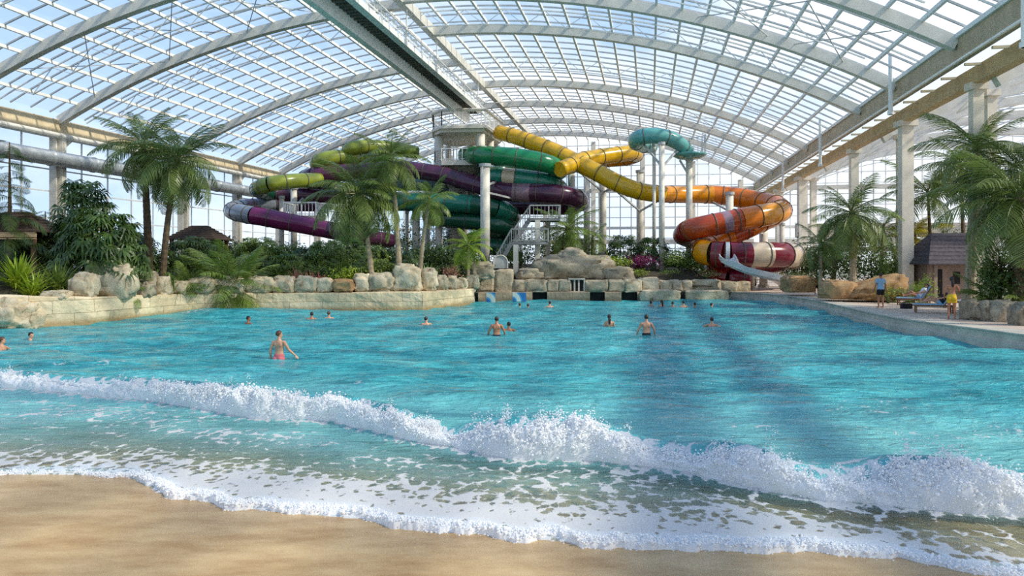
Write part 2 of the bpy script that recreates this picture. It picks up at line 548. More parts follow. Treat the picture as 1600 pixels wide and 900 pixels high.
# ---- walkway hung under the ridge, leading to the slide tower
WS1 = 74.0
wk = thing('catwalk', 'grey service catwalk hanging under the glass roof and leading to the slide tower', 'walkway', H(0,-17,13.8))
org = H(0,-17,13.8)
mb = MB(); mb.beam(H(S0,-17.70,14.05), H(WS1,-17.70,14.05), .46, .95)
mb.build('box_girder', M['bar'], wk, org)
mb = MB(); mb.beam(H(S0,-17.03,14.46), H(WS1,-17.03,14.46), .90, .06)
s = S0
while s < WS1:
    mb.beam(H(s,-17.47,14.40), H(s,-16.6,14.40), .10, .10); s += .55
mb.build('floor_grating', M['grating'], wk, org)
mb = MB(); mb.beam(H(S0,-16.35,14.55), H(WS1,-16.35,14.55), .5, .36)
mb.build('edge_girder', M['bar'], wk, org)
mb = MB()
for dh in (.25, .5, .8): mb.beam(H(S0,-16.15,14.7+dh), H(WS1,-16.15,14.7+dh), .06 if dh < .7 else .1, .07)
s = S0
while s < WS1:
    mb.beam(H(s,-16.15,14.7), H(s,-16.15,15.5), .07, .07, up=(1,0,0)); s += 1.2
s = S0
while s < WS1:
    mb.beam(H(s,-16.15,14.7), H(s+1.2,-16.15,15.5), .035, .035); s += 2.4
mb.build('railing', M['bar'], wk, org)
for s in (-8, 2, 12, 22, 32.5, 41.5, 50, 57.5, 65.5, 72):
    for t in (-17.85, -16.2):
        mb = MB(); mb.tube([H(s,t,14.5), H(s,t,roofh(t)-.2)], .06, 6)
        mb.build('hanger_rod', M['bar'], wk, org)

# ================================================================ pool basin
WL = [(514,-260),(514,0),(506,140),(497,225),(490,300),(487,400),(486,500),(485,660)]
PL = [Vector((-34.0,27.5,0))] + [G(x,y) for y,x in WL[1:]]
PF = [G(660,485), G(742,475), G(842,470)]
PB = [G(842,470), G(1000,470), G(1134,467)]
PR = [G(1134,467), G(1200,472), G(1242,478), G(1280,486), G(1375,512), G(1450,526), G(1600,550), Vector((17.6,16,0)), Vector((18.5,2,0))]
def offset_line(pts, d):
    """shift a polyline sideways (to the left of travel) by d"""
    out_ = []
    for i, p in enumerate(pts):
        a = pts[max(i-1,0)]; b = pts[min(i+1,len(pts)-1)]
        tg = (b-a); tg.z = 0; tg.normalize()
        out_.append(p + Vector((-tg.y, tg.x, 0))*d)
    return out_
def stone_wall_mat(name, ca, cb, joint, row, bw, stain):
    m, t = newmat(name)
    o = N(t, 'ShaderNodeOutputMaterial')
    uv = N(t, 'ShaderNodeUVMap'); geo = N(t, 'ShaderNodeNewGeometry'); tcn = N(t, 'ShaderNodeTexCoord')
    nz0 = N(t, 'ShaderNodeTexNoise', ins={'Vector': tcn.outputs['Object'], 'Scale': 1.1, 'Detail': 6, 'Roughness': .65})
    wv = N(t, 'ShaderNodeVectorMath', operation='MULTIPLY_ADD', ins={0: nz0.outputs['Color'], 1: (.14,.14,0), 2: uv.outputs[0]})
    br = N(t, 'ShaderNodeTexBrick', ins={'Vector': wv.outputs[0], 'Color1': C4(ca), 'Color2': C4(cb), 'Mortar': C4(joint), 'Scale': 1.0, 'Mortar Size': .012, 'Mortar Smooth': .3, 'Brick Width': bw, 'Row Height': row, 'Bias': -.1})
    rp = N(t, 'ShaderNodeMapRange', ins={'Value': nz0.outputs['Fac'], 'From Min': .3, 'From Max': .7, 'To Min': .72, 'To Max': 1.12})
    sc = N(t, 'ShaderNodeVectorMath', operation='SCALE', ins={0: br.outputs[0], 'Scale': rp.outputs[0]})
    # brown tide mark just above the water
    sp = N(t, 'ShaderNodeSeparateXYZ', ins={0: geo.outputs['Position']})
    mr = N(t, 'ShaderNodeMapRange', ins={'Value': sp.outputs['Z'], 'From Min': .10, 'From Max': .36, 'To Min': .75, 'To Max': 0.0})
    mxn = N(t, 'ShaderNodeMix', data_type='RGBA', ins={'Factor': mr.outputs[0], 6: sc.outputs[0], 7: C4(stain)})
    b = N(t, 'ShaderNodeBsdfPrincipled', ins={'Base Color': mxn.outputs[2], 'Roughness': .75})
    nz2 = N(t, 'ShaderNodeTexNoise', ins={'Vector': tcn.outputs['Object'], 'Scale': 5, 'Detail': 5})
    ad = N(t, 'ShaderNodeMath', operation='MULTIPLY_ADD', ins={0: br.outputs['Fac'], 1: -.7, 2: nz2.outputs['Fac']})
    bp = N(t, 'ShaderNodeBump', ins={'Height': ad.outputs[0], 'Strength': 1, 'Distance': .06})
    t.links.new(bp.outputs[0], b.inputs['Normal'])
    t.links.new(b.outputs[0], o.inputs[0])
    return m
M['sandstone'] = stone_wall_mat('sandstone_wall', srgb(218,198,160), srgb(232,214,180), srgb(184,158,118), .62, 1.9, srgb(150,116,66))
M['poolwall'] = stone_wall_mat('far_pool_wall', srgb(160,144,120), srgb(186,168,140), srgb(96,84,68), .75, 1.3, srgb(110,98,78))
def wall_strip(name, path, tops, thick, matl, label, bot=-2.0, rough=.05, step=.3):
    """a wall along a path, its front face on the path, with a slightly irregular face"""
    A = [(p.x, p.y, tops[i]) for i, p in enumerate(path)]
    fine = []
    for i in range(len(A)-1):
        L = math.hypot(A[i+1][0]-A[i][0], A[i+1][1]-A[i][1]); n = max(2, int(L/step))
        for k in range(n): fine.append([A[i][j]+(A[i+1][j]-A[i][j])*k/n for j in range(3)])
    fine.append(list(A[-1]))
    F_ = [Vector((x, y, 0)) for x, y, _ in fine]
    B_ = offset_line(F_, thick)
    nrm = [(b-a).normalized() for a, b in zip(F_, B_)]
    zf = [0, .35, .55, .7, .8, .88, .94, .98]
    V = []; UV = []; acc = 0
    for i, p in enumerate(F_):
        if i: acc += (F_[i]-F_[i-1]).length
        top = fine[i][2]
        for q in zf:
            z = bot + (top-bot)*q
            d = mnoise.fractal(Vector((p.x*.8, p.y*.8, z*1.1)), 1.0, 2.0, 4)*rough*2
            e = p - nrm[i]*(d) + Vector((0,0,z)); V.append(tuple(e)); UV.append((acc, z))
        d = mnoise.fractal(Vector((p.x*.7, p.y*.7, 9)), 1.0, 2.0, 3)*rough
        V.append(tuple(p + nrm[i]*.08 + Vector((0,0,top+d)))); UV.append((acc, top+.1))
        V.append(tuple(B_[i] + Vector((0,0,top+d)))); UV.append((acc, top+thick))
        V.append(tuple(B_[i] + Vector((0,0,bot)))); UV.append((acc, bot))
    nc = len(zf)+3
    F = gridfaces(len(F_), nc)[:, ::-1]
    me = npmesh(name, V, F, matl, smooth=False)
    uvl = me.uv_layers.new(name='UVMap')
    li = np.empty(len(me.loops), np.int32); me.loops.foreach_get('vertex_index', li)
    uvl.data.foreach_set('uv', np.array(UV, np.float32)[li].ravel())
    return struct(link(name, me), label)
wall_strip('wall_pool_left', PL, [1.5,1.5,1.28,1.2,1.14,1.1,1.1,1.14], 1.0, M['sandstone'], 'low sandstone wall along the left edge of the pool')
wall_strip('wall_pool_corner', PF[:2], [1.14,1.07], .9, M['sandstone'], 'sunlit sandstone wall turning back from the pool corner')

# far wall: plinth pieces with dark outlets between them, then a course of blocks
BY = 57.3
def bx(px): return (px-800)/FPX*BY
openings = [(832,855),(922,945),(971,996)]
segs = [(742,832),(855,922),(945,971),(996,1140)]
for k, (a, b) in enumerate(segs):
    y0 = 53.2 if k == 0 else BY-.15
    pth = [Vector((bx(a)+(.3 if k==0 else 0), BY if k else 56.0, 0)), Vector((bx(b), BY+(2.4 if k==3 else 0), 0))]
    wall_strip('wall_pool_far_%d' % k, pth, [.66,.66] if k < 3 else [.66,.66], 1.1, M['poolwall'], NUM[k]+' section of the pale plinth along the far end of the pool, from the left', rough=.02)
mb = MB(); mb.box((bx(742),57.9,-2),(bx(1140),59.6,.66))
struct(mb.build('wall_pool_far_core', mat('dark_outlet', srgb(22,22,22), srgb(34,33,31), 3, .9)), 'dark water outlets in the plinth at the far end of the pool')
# deck with its grey pool side
def ledge_wall(name, path, top, label):
    B1 = offset_line(path, -.0); 
    mb_ = MB(); n = len(path)
    prof = [(0.0,-2.0),(0.0,.22),(.14,.26),(.16,.30),(.16,top-.06),(.10,top-.05),(.10,top),(1.2,top),(1.2,-2.0)]
    lines = [offset_line(path, d) for d, _ in prof]
    vs = []
    for i in range(n):
        for j, (d, z) in enumerate(prof): vs.append((lines[j][i].x, lines[j][i].y, z))
    k = len(prof); fs = []
    for i in range(n-1):
        for j in range(k-1): fs.append((i*k+j, i*k+j+1, (i+1)*k+j+1, (i+1)*k+j))
    mb_.add(vs, fs)
    return struct(mb_.build(name, M['concrete']), label)
fine = [Vector(p) for p in spline([tuple(p) for p in PR], .8)]
ledge_wall('wall_pool_right', fine, .58, 'grey stepped kerb along the right edge of the pool')
edge = offset_line(fine, .6)
mb = MB()
poly = [(p.x, p.y) for p in edge]
vs = [(x, y, .57) for x, y in poly] + [(H(112,70,0).x, 2, .57)]*0
n = len(poly)
vs2 = [(75.0, y, .57) for x, y in poly]
mb.add([(x,y,.57) for x,y in poly]+vs2, [(i, i+1, n+i+1, n+i) for i in range(n-1)])
mb.add([(poly[0][0],poly[0][1],.57),(75,poly[0][1],.57),(75,112,.57),(24,112,.57)], [(0,1,2,3)])
struct(mb.build('floor_deck', M['deck']), 'pinkish concrete deck along the right side of the pool')
# planted ground behind the left and far walls
front = PL + PF[1:2] + [Vector((bx(742),56.5,0)), Vector((bx(1134),58.6,0))]
front = [Vector((-60,20,0))] + front
def dist_front(x, y):
    best = 1e9
    for a, b in zip(front, front[1:]):
        ab = b-a; t = max(0, min(1, ((x-a.x)*ab.x+(y-a.y)*ab.y)/(ab.x**2+ab.y**2)))
        best = min(best, math.hypot(x-a.x-ab.x*t, y-a.y-ab.y*t))
    return best
def behind(x, y):
    for a, b in zip(front, front[1:]):
        lo, hi = min(a.x,b.x), max(a.x,b.x)
        if lo <= x <= hi and hi > lo:
            yy = a.y+(b.y-a.y)*(x-a.x)/(b.x-a.x)
            return y > yy
    return False
def bed_z(x, y):
    d = dist_front(x, y)
    base = .95 + .32*max(0, min(d-.7, 3.4)) + .02*min(d, 20)
    return base + .12*mnoise.noise(Vector((x*.5, y*.5, 0)))
gx = np.arange(-58, 17.6, .7); gy = np.arange(24, 113, .7)
V = []; idx = -np.ones((len(gy), len(gx)), int)
for j, y in enumerate(gy):
    for i, x in enumerate(gx):
        if behind(x, y) and dist_front(x, y) > .35:
            idx[j, i] = len(V); V.append((x, y, bed_z(x, y)))
F = []
for j in range(len(gy)-1):
    for i in range(len(gx)-1):
        q = (idx[j,i], idx[j,i+1], idx[j+1,i+1], idx[j+1,i])
        if min(q) >= 0: F.append(q)
struct(link('floor_planting_bed', npmesh('floor_planting_bed', V, F, M['soil'])), 'dark soil of the raised planting bed')

# ================================================================ sand, water, foam
SHORE_PX = [(0,742),(110,742),(200,741),(225,755),(240,770),(350,790),(420,800),(490,806),(560,812),(640,826),(700,833),(760,832),(820,843),(870,846),(960,848),(1050,862),(1120,862),(1200,859),(1300,862),(1400,867),(1500,885),(1600,898)]
sp_ = [G(x, y) for x, y in SHORE_PX]
sh_x = np.array([-40,-22,-12]+[p.x for p in sp_]+[8, 14, 30]); sh_y = np.array([17,12.8,11.3]+[p.y for p in sp_]+[6.6,5.2,2.0])
def shore(x): return np.interp(x, sh_x, sh_y)
def smooth_shore(x):
    return sum(shore(x+d) for d in (-1.6,-.8,0,.8,1.6))/5
def bed_depth(x, y):
    d = y - smooth_shore(x)
    z = np.where(d < 0, -.030*d, -.055*np.clip(d,0,7) - .11*np.clip(d-7,0,9))
    return z
nx_, ny_ = 330, 150
X = np.linspace(-40, 24, nx_); Yr = np.concatenate([np.linspace(2, 16, 110), np.linspace(16.5, 66, 40)])
XX, YY = np.meshgrid(X, Yr)
ZZ = bed_depth(XX, YY) + .02*(fbm(XX*.5, YY*.5, 3)-.5)*(YY < 40)
m, t = newmat('wet_sand')
o = N(t, 'ShaderNodeOutputMaterial')
geo = N(t, 'ShaderNodeNewGeometry')
mp_ = N(t, 'ShaderNodeMapping', ins={'Vector': geo.outputs['Position'], 'Rotation': (0,0,math.radians(-24)), 'Scale': (.6,1.4,1)})
na = N(t, 'ShaderNodeTexNoise', ins={'Vector': mp_.outputs[0], 'Scale': 1.7, 'Detail': 6, 'Roughness': .62})
nb = N(t, 'ShaderNodeTexNoise', ins={'Vector': geo.outputs['Position'], 'Scale': 220, 'Detail': 2})
rp = N(t, 'ShaderNodeValToRGB', ins={'Fac': na.outputs['Fac']})
rp.color_ramp.elements[0].position = .32; rp.color_ramp.elements[0].color = C4(srgb(168,130,80))
rp.color_ramp.elements[1].position = .66; rp.color_ramp.elements[1].color = C4(srgb(208,176,126))
mr = N(t, 'ShaderNodeMapRange', ins={'Value': nb.outputs['Fac'], 'From Min': .3, 'From Max': .7, 'To Min': .84, 'To Max': 1.12})
sc = N(t, 'ShaderNodeVectorMath', operation='SCALE', ins={0: rp.outputs[0], 'Scale': mr.outputs[0]})
wet = N(t, 'ShaderNodeAttribute', attribute_name='wet')
mr2 = N(t, 'ShaderNodeMapRange', ins={'Value': wet.outputs['Fac'], 'To Min': 1.0, 'To Max': .92})
sc2 = N(t, 'ShaderNodeVectorMath', operation='SCALE', ins={0: sc.outputs[0], 'Scale': mr2.outputs[0]})
mr3 = N(t, 'ShaderNodeMapRange', ins={'Value': wet.outputs['Fac'], 'To Min': .55, 'To Max': .22})
b = N(t, 'ShaderNodeBsdfPrincipled', ins={'Base Color': sc2.outputs[0], 'Roughness': mr3.outputs[0]})
hm = N(t, 'ShaderNodeMath', operation='MULTIPLY_ADD', ins={0: na.outputs['Fac'], 1: 6.0, 2: nb.outputs['Fac']})
bp = N(t, 'ShaderNodeBump', ins={'Height': hm.outputs[0], 'Strength': .5, 'Distance': .006})
t.links.new(bp.outputs[0], b.inputs['Normal']); t.links.new(b.outputs[0], o.inputs[0])
M['sand'] = m
me = npmesh('beach_sand', np.stack([XX, YY, ZZ], -1).reshape(-1, 3), gridfaces(len(Yr), nx_), m)
dd = (YY - shore(XX)).ravel()
fattr(me, 'wet', np.clip(1 + dd/2.2 + .5*(fbm(XX*.6, YY*1.4, 3).ravel()-.5), 0, 1))
tag(link('floor_sand', me), 'wet tan sand of the beach sloping into the pool', kind='structure')

# breaking wave: base line (front foot of the foam) and crest height along X
WX = np.array([-34,-24,-18,-12.4,-7.9,-5,-3.5,-1.6,0,1.2,2.35,3.1,4.0,5.1,6.2,9,14,22])
WY = np.array([30,24.5,21.3,18.6,16.9,15.1,14.9,13.1,12.05,12.0,11.35,10.7,9.9,9.7,9.35,8.7,8.0,7.5])
HX = np.array([-34,-18,-12.4,-10.5,-8.5,-6.6,-5,-4.0,-3.0,-2.2,-1.6,-1.0,-.45,0,.5,1.0,1.6,2.2,2.6,3.1,3.5,4.0,4.5,5.0,5.6,6.2,8,14])
HH = np.array([.10,.26,.34,.22,.34,.42,.52,.38,.42,.40,.26,.14,.40,.60,.52,.60,.42,.24,.26,.44,.46,.24,.26,.50,.56,.38,.40,.3])
wave_y = lambda x: np.interp(x, WX, WY)
wave_h = lambda x: np.interp(x, HX, HH)
# water grid
X = np.concatenate([np.arange(-40,-14,.22), np.arange(-14,11,.085), np.arange(11,22,.22)])
rows = [4.0]
while rows[-1] < 64: rows.append(rows[-1]*1.0+max(.045, rows[-1]*.0052))
Yr = np.array(rows)
XX, YY = np.meshgrid(X, Yr)
ds = YY - shore(XX)
amp = np.clip(ds/9, 0, 1)
Z = np.zeros_like(XX)
# wind chop and swells following the beach line
for (ax, ay, k, a) in ((.35,.94,.62,.055),(-.2,.98,1.05,.035),(.62,.78,1.6,.02),(-.5,.86,2.3,.012),(.15,.99,3.1,.010)):
    ph = (XX*ax + YY*ay)*k*2.0 + 2.2*fbm(XX*.13+k*7, YY*.13, 3)*4
    Z += a*np.sin(ph)*amp
Z += amp*.10*(fbm(XX*.55, YY*1.1, 4)-.5)
# a swell rolling along the left wall
Z += .42*np.exp(-((YY-(42.8+.10*(XX+14)))/1.5)**2)*np.exp(-((XX+14.5)/4.5)**2)
Z *= 1 - .8*np.exp(-((YY-wave_y(XX))/2.0)**2)
# the breaker itself
dv = YY - wave_y(XX)
hgt = wave_h(XX)
bul = np.where(dv < .45, np.exp(-((dv-.45)/.28)**2), np.exp(-((dv-.45)/.95)**2))
Z += bul*(hgt*.72+.10)*np.clip(ds/2, 0, 1)
Z -= .05*np.exp(-((dv+.6)/.5)**2)*np.clip(ds/2,0,1)
# thin swash over the sand, with a rounded leading lip
edgef = np.clip(ds/.5, 0, 1)
Z = np.where(ds > 0, Z + .018*edgef + .028*np.exp(-((ds-.16)/.14)**2)*(.4+1.2*fbm(XX*4, YY*4, 2)), -.05 + ds*.2)
foam_t = .92*np.exp(-(np.clip(ds-.35,0,None)/np.interp(XX, [-7,-3,0,3,4.5,6], [1.5,1.8,1.5,1.3,.8,.7]))**2)*np.interp(XX,[-8,-5.5,-4,3.6,4.6,7],[.66,.72,1,1,.72,.5])
foam_t = np.maximum(foam_t, .40*np.exp(-((ds-2.6)/1.2)**2)*np.clip((XX+2)/2,0.5,1))
foam_t = np.maximum(foam_t, np.where(dv<0, .78*np.exp(-(np.clip(-dv-.05,0,None)/.35)**2), .9*np.exp(-(dv/.55)**2)))
foam_t = np.maximum(foam_t, .45*np.exp(-((dv+1.5)/1.6)**2)*np.clip((fbm(XX*.45,YY*.9,3)-.30)*4,0,1))
# old foam streaks behind the breaker
streak = fbm(XX*.25+5, YY*.8, 4)
foam_t = np.maximum(foam_t, .30*np.clip((streak-.60)*7,0,1)*np.exp(-((dv-4)/5)**2)*(dv>0))
foam_t = np.maximum(foam_t, .5*np.exp(-((YY-(42.2+.1*(XX+14)))/.35)**2)*np.exp(-((XX+18)/2.2)**2))
depth = np.clip(Z - bed_depth(XX, YY), 0, 3)
m, t = newmat('pool_water')
o = N(t, 'ShaderNodeOutputMaterial')
geo = N(t, 'ShaderNodeNewGeometry')
dep = N(t, 'ShaderNodeAttribute', attribute_name='depth'); foa = N(t, 'ShaderNodeAttribute', attribute_name='foam')
mp_ = N(t, 'ShaderNodeMapping', ins={'Vector': geo.outputs['Position'], 'Scale': (.55,1.5,1)})
n1 = N(t, 'ShaderNodeTexNoise', ins={'Vector': mp_.outputs[0], 'Scale': .55, 'Detail': 6, 'Roughness': .62, 'Distortion': .8})
mpq = N(t, 'ShaderNodeMapping', ins={'Vector': geo.outputs['Position'], 'Scale': (.8,2.6,1), 'Rotation': (0,0,.12)})
n1b = N(t, 'ShaderNodeTexNoise', ins={'Vector': mpq.outputs[0], 'Scale': 1.5, 'Detail': 5, 'Roughness': .6, 'Distortion': 1.0})  # finer stretched noise paints the darker ripple troughs into the water colour
n1m = N(t, 'ShaderNodeMix', ins={'Factor': .5, 2: n1.outputs['Fac'], 3: n1b.outputs['Fac']})
rp = N(t, 'ShaderNodeValToRGB', ins={'Fac': n1m.outputs[0]})
rp.color_ramp.elements[0].position = .38; rp.color_ramp.elements[0].color = C4(srgb(16,132,148))
rp.color_ramp.elements[1].position = .62; rp.color_ramp.elements[1].color = C4(srgb(98,212,216))
mrs = N(t, 'ShaderNodeMapRange', ins={'Value': dep.outputs['Fac'], 'From Min': .1, 'From Max': .8, 'To Min': .0, 'To Max': 1.0})
mxc = N(t, 'ShaderNodeMix', data_type='RGBA', ins={'Factor': mrs.outputs[0], 6: C4(srgb(140,212,210)), 7: rp.outputs[0]})
# ripples
mpr = N(t, 'ShaderNodeMapping', ins={'Vector': geo.outputs['Position'], 'Scale': (1.0,2.4,1)})
n2 = N(t, 'ShaderNodeTexNoise', ins={'Vector': mpr.outputs[0], 'Scale': 2.6, 'Detail': 5, 'Roughness': .55, 'Distortion': .6})
n3 = N(t, 'ShaderNodeTexNoise', ins={'Vector': mpr.outputs[0], 'Scale': .8, 'Detail': 3})
h1 = N(t, 'ShaderNodeMath', operation='MULTIPLY_ADD', ins={0: n3.outputs['Fac'], 1: 1.6, 2: n2.outputs['Fac']})
bp = N(t, 'ShaderNodeBump', ins={'Height': h1.outputs[0], 'Strength': 1.0, 'Distance': .17})
body = N(t, 'ShaderNodeBsdfPrincipled', ins={'Base Color': mxc.outputs[2], 'Roughness': .07, 'IOR': 1.33, 'Specular IOR Level': .5, 'Normal': bp.outputs[0]})
btr = N(t, 'ShaderNodeBsdfTranslucent', ins={'Color': mxc.outputs[2]})
body = N(t, 'ShaderNodeMixShader', ins={0: .12, 1: body.outputs[0], 2: btr.outputs[0]})
clr = N(t, 'ShaderNodeBsdfTransparent', ins={'Color': (.88,.97,.95,1)})
gls = N(t, 'ShaderNodeBsdfGlossy', ins={'Roughness': .06, 'Normal': bp.outputs[0]})
ior = N(t, 'ShaderNodeMath', operation='MULTIPLY_ADD', ins={0: geo.outputs['Backfacing'], 1: 1/1.33-1.33, 2: 1.33})   # the same air to water step from both sides
fr = N(t, 'ShaderNodeFresnel', ins={'IOR': ior.outputs[0], 'Normal': bp.outputs[0]})
thin = N(t, 'ShaderNodeMixShader', ins={0: fr.outputs[0], 1: clr.outputs[0], 2: gls.outputs[0]})
mk = N(t, 'ShaderNodeMapRange', interpolation_type='SMOOTHSTEP', ins={'Value': dep.outputs['Fac'], 'From Min': .04, 'From Max': .30, 'To Min': 0.02, 'To Max': 1.0})
mw_ = N(t, 'ShaderNodeMixShader', ins={0: mk.outputs[0], 1: thin.outputs[0], 2: body.outputs[0]})
# lacy foam
nw = N(t, 'ShaderNodeTexNoise', ins={'Vector': geo.outputs['Position'], 'Scale': 3.0, 'Detail': 4})
vw = N(t, 'ShaderNodeVectorMath', operation='MULTIPLY_ADD', ins={0: nw.outputs['Color'], 1: (.30,.30,.0), 2: geo.outputs['Position']})
vsc = N(t, 'ShaderNodeMapping', ins={'Vector': vw.outputs[0], 'Scale': (1,.8,0)})
v1 = N(t, 'ShaderNodeTexVoronoi', feature='F1', ins={'Vector': vsc.outputs[0], 'Scale': 6.6})
v2 = N(t, 'ShaderNodeTexVoronoi', feature='F1', ins={'Vector': vsc.outputs[0], 'Scale': 19})
vv = N(t, 'ShaderNodeMath', operation='MULTIPLY_ADD', ins={0: v2.outputs['Distance'], 1: .35, 2: v1.outputs['Distance']})
ng = N(t, 'ShaderNodeTexNoise', ins={'Vector': geo.outputs['Position'], 'Scale': 1.3, 'Detail': 3})
vv2 = N(t, 'ShaderNodeMath', operation='MULTIPLY_ADD', ins={0: ng.outputs['Fac'], 1: .55, 2: vv.outputs[0]})
fs_ = N(t, 'ShaderNodeMath', operation='ADD', ins={0: vv2.outputs[0], 1: foa.outputs['Fac']})
fm = N(t, 'ShaderNodeMapRange', interpolation_type='SMOOTHSTEP', ins={'Value': fs_.outputs[0], 'From Min': 1.46, 'From Max': 1.66})
fz = N(t, 'ShaderNodeMath', operation='MULTIPLY', ins={0: fm.outputs[0], 1: N(t, 'ShaderNodeMapRange', ins={'Value': foa.outputs['Fac'], 'From Min': .03, 'From Max': .2}).outputs[0]})
fb = N(t, 'ShaderNodeBump', ins={'Height': fz.outputs[0], 'Strength': .6, 'Distance': .03})
white = N(t, 'ShaderNodeBsdfPrincipled', ins={'Base Color': (.90,.93,.95,1), 'Roughness': .6, 'Normal': fb.outputs[0]})
wtr = N(t, 'ShaderNodeBsdfTranslucent', ins={'Color': (.90,.93,.95,1)})
white = N(t, 'ShaderNodeMixShader', ins={0: .42, 1: white.outputs[0], 2: wtr.outputs[0]})
fin = N(t, 'ShaderNodeMixShader', ins={0: fz.outputs[0], 1: mw_.outputs[0], 2: white.outputs[0]})
t.links.new(fin.outputs[0], o.inputs[0])
M['water'] = m
me = npmesh('pool_water', np.stack([XX, YY, Z], -1).reshape(-1, 3), gridfaces(len(Yr), len(X)), m)
fattr(me, 'depth', depth.ravel()); fattr(me, 'foam', foam_t.ravel())
wat = tag(link('pool_water', me), 'turquoise rippled water of the wave pool', kind='structure')
def water_z(x, y):
    i = int(np.clip(np.searchsorted(X, x), 0, len(X)-1)); j = int(np.clip(np.searchsorted(Yr, y), 0, len(Yr)-1))
    return float(Z[j, i])
WATER_X, WATER_Y, WATER_Z = X, Yr, Z
def water_z(x, y):
    i = int(np.clip(np.searchsorted(WATER_X, x), 0, len(WATER_X)-1)); j = int(np.clip(np.searchsorted(WATER_Y, y), 0, len(WATER_Y)-1))
    return float(WATER_Z[j, i])
# foam crest: a tumbling, lumpy white roll along the breaker
M['foam'] = mat('sea_foam', (.95,.96,.97), (.985,.985,.985), 6, .6, trans=.42)
nu, nv = 1900, 46
u = np.interp(np.linspace(0,1,nu), [0,.28,1], [-24,-9,9.5]); v = np.linspace(0, 1, nv)
UU, VV = np.meshgrid(u, v, indexing='ij')
h = wave_h(UU)*(.80+.55*(fbm(UU*1.7, UU*0+3, 4)-.35))
ang = np.pi*(VV*1.04-.02)
lean = .10
rad = .30+h*.35
cy = wave_y(UU)+.30
px_ = UU.copy()
py_ = cy - np.cos(ang)*rad - lean*np.sin(ang)
pz_ = np.sin(ang)*h - .02 + .02*np.cos(ang)
nlump = fbm(UU*3.1+VV*1.1, VV*3.4+UU*.3, 3)-.5
nmid = fbm(UU*8.5, VV*7+UU, 3)-.5
nfine = fbm(UU*24, VV*16+UU, 2)-.5
k = np.sin(ang)
py_ += -(nlump*.30+nmid*.14+nfine*.07)*k
pz_ += (nlump*.20+nmid*.13+nfine*.08)*k*np.clip(h*2.4,.2,1.1)
px_ += (fbm(UU*9, VV*9+50, 2)-.5)*.10
fme = npmesh('breaking_wave_foam', np.stack([px_, py_, pz_], -1).reshape(-1, 3), gridfaces(nu, nv), M['foam'])
tag(link('breaking_wave_foam', fme), 'white foaming crest of the small wave breaking towards the beach', kind='stuff')
# spray droplets thrown above the crest
ico_v = np.array([(0,0,1),(0,0,-1),(1,0,0),(-1,0,0),(0,1,0),(0,-1,0)], float)
ico_f = np.array([(0,2,4),(0,4,3),(0,3,5),(0,5,2),(1,4,2),(1,3,4),(1,5,3),(1,2,5)])
tt = (1+5**.5)/2
icv = np.array([(-1,tt,0),(1,tt,0),(-1,-tt,0),(1,-tt,0),(0,-1,tt),(0,1,tt),(0,-1,-tt),(0,1,-tt),(tt,0,-1),(tt,0,1),(-tt,0,-1),(-tt,0,1)])/1.9
icf = np.array([(0,11,5),(0,5,1),(0,1,7),(0,7,10),(0,10,11),(1,5,9),(5,11,4),(11,10,2),(10,7,6),(7,1,8),(3,9,4),(3,4,2),(3,2,6),(3,6,8),(3,8,9),(4,9,5),(2,4,11),(6,2,10),(8,6,7),(9,8,1)])
# small clots of foam clinging to the roll: they roughen its outline
nc = 26000
ii = rng.integers(0, nu, nc); ii = np.where(rng.random(nc) < .75, np.searchsorted(u, rng.uniform(-8, 8, nc)).clip(0, nu-1), ii)
jj = (rng.beta(2.8, 2.8, nc)*(nv-1)).astype(int)
base = np.stack([px_[ii,jj], py_[ii,jj], pz_[ii,jj]], -1)
hh = wave_h(base[:,0])
up_ = rng.exponential(.022, nc)*(.5+1.6*hh)
base[:,2] += up_; base[:,1] -= rng.exponential(.03, nc)*(jj < nv*.6) ; base[:,0] += rng.normal(0,.03,nc)
rr = np.clip(rng.lognormal(-4.75, .5, nc), .004, .024)*np.clip(.55+hh,.5,1.1)
sc3 = rng.uniform(.6, 1.4, (nc, 1, 3))
V = (icv[None]*rr[:,None,None]*sc3 + base[:,None]).reshape(-1,3)
F = (icf[None] + (np.arange(nc)*12)[:,None,None]).reshape(-1,3)
clots = (V, F)
# thrown fingers of spray: droplets along short arcs
parts = []
for q in range(150):
    x0 = rng.uniform(-2.6, 7.6) if rng.random() < .72 else rng.uniform(-13, 8)
    h0 = float(wave_h(x0))
    if rng.random() > h0/.5: continue
    v0 = rng.uniform(.7, 1.9)*(.5+h0); vx = rng.normal(.1,.45); vy = rng.uniform(-.5,.5); m_ = int(rng.uniform(20, 75))
    tq = rng.beta(1.2, 2.0, m_)*rng.uniform(.12,.34)
    sp3 = rng.normal(0, .035, (m_,3))
    z0 = h0*.86
    parts.append(np.stack([x0+vx*tq+sp3[:,0]*(1+2*tq), wave_y(x0)+.20+vy*tq+sp3[:,1], z0+v0*tq*1.3-2.2*tq*tq+sp3[:,2]*.6, rng.uniform(.003,.011,m_)*(1.2-tq*1.6)], -1))
D = np.concatenate(parts)
n = len(D)
V = np.concatenate([(icv[None]*D[:,3][:,None,None] + D[:,None,:3]).reshape(-1,3), clots[0]])
F = np.concatenate([(icf[None] + (np.arange(n)*12)[:,None,None]).reshape(-1,3), clots[1]+n*12])
tag(link('wave_spray', npmesh('wave_spray', V, F, M['foam'])), 'fine white droplets of spray above the breaking wave', kind='stuff')
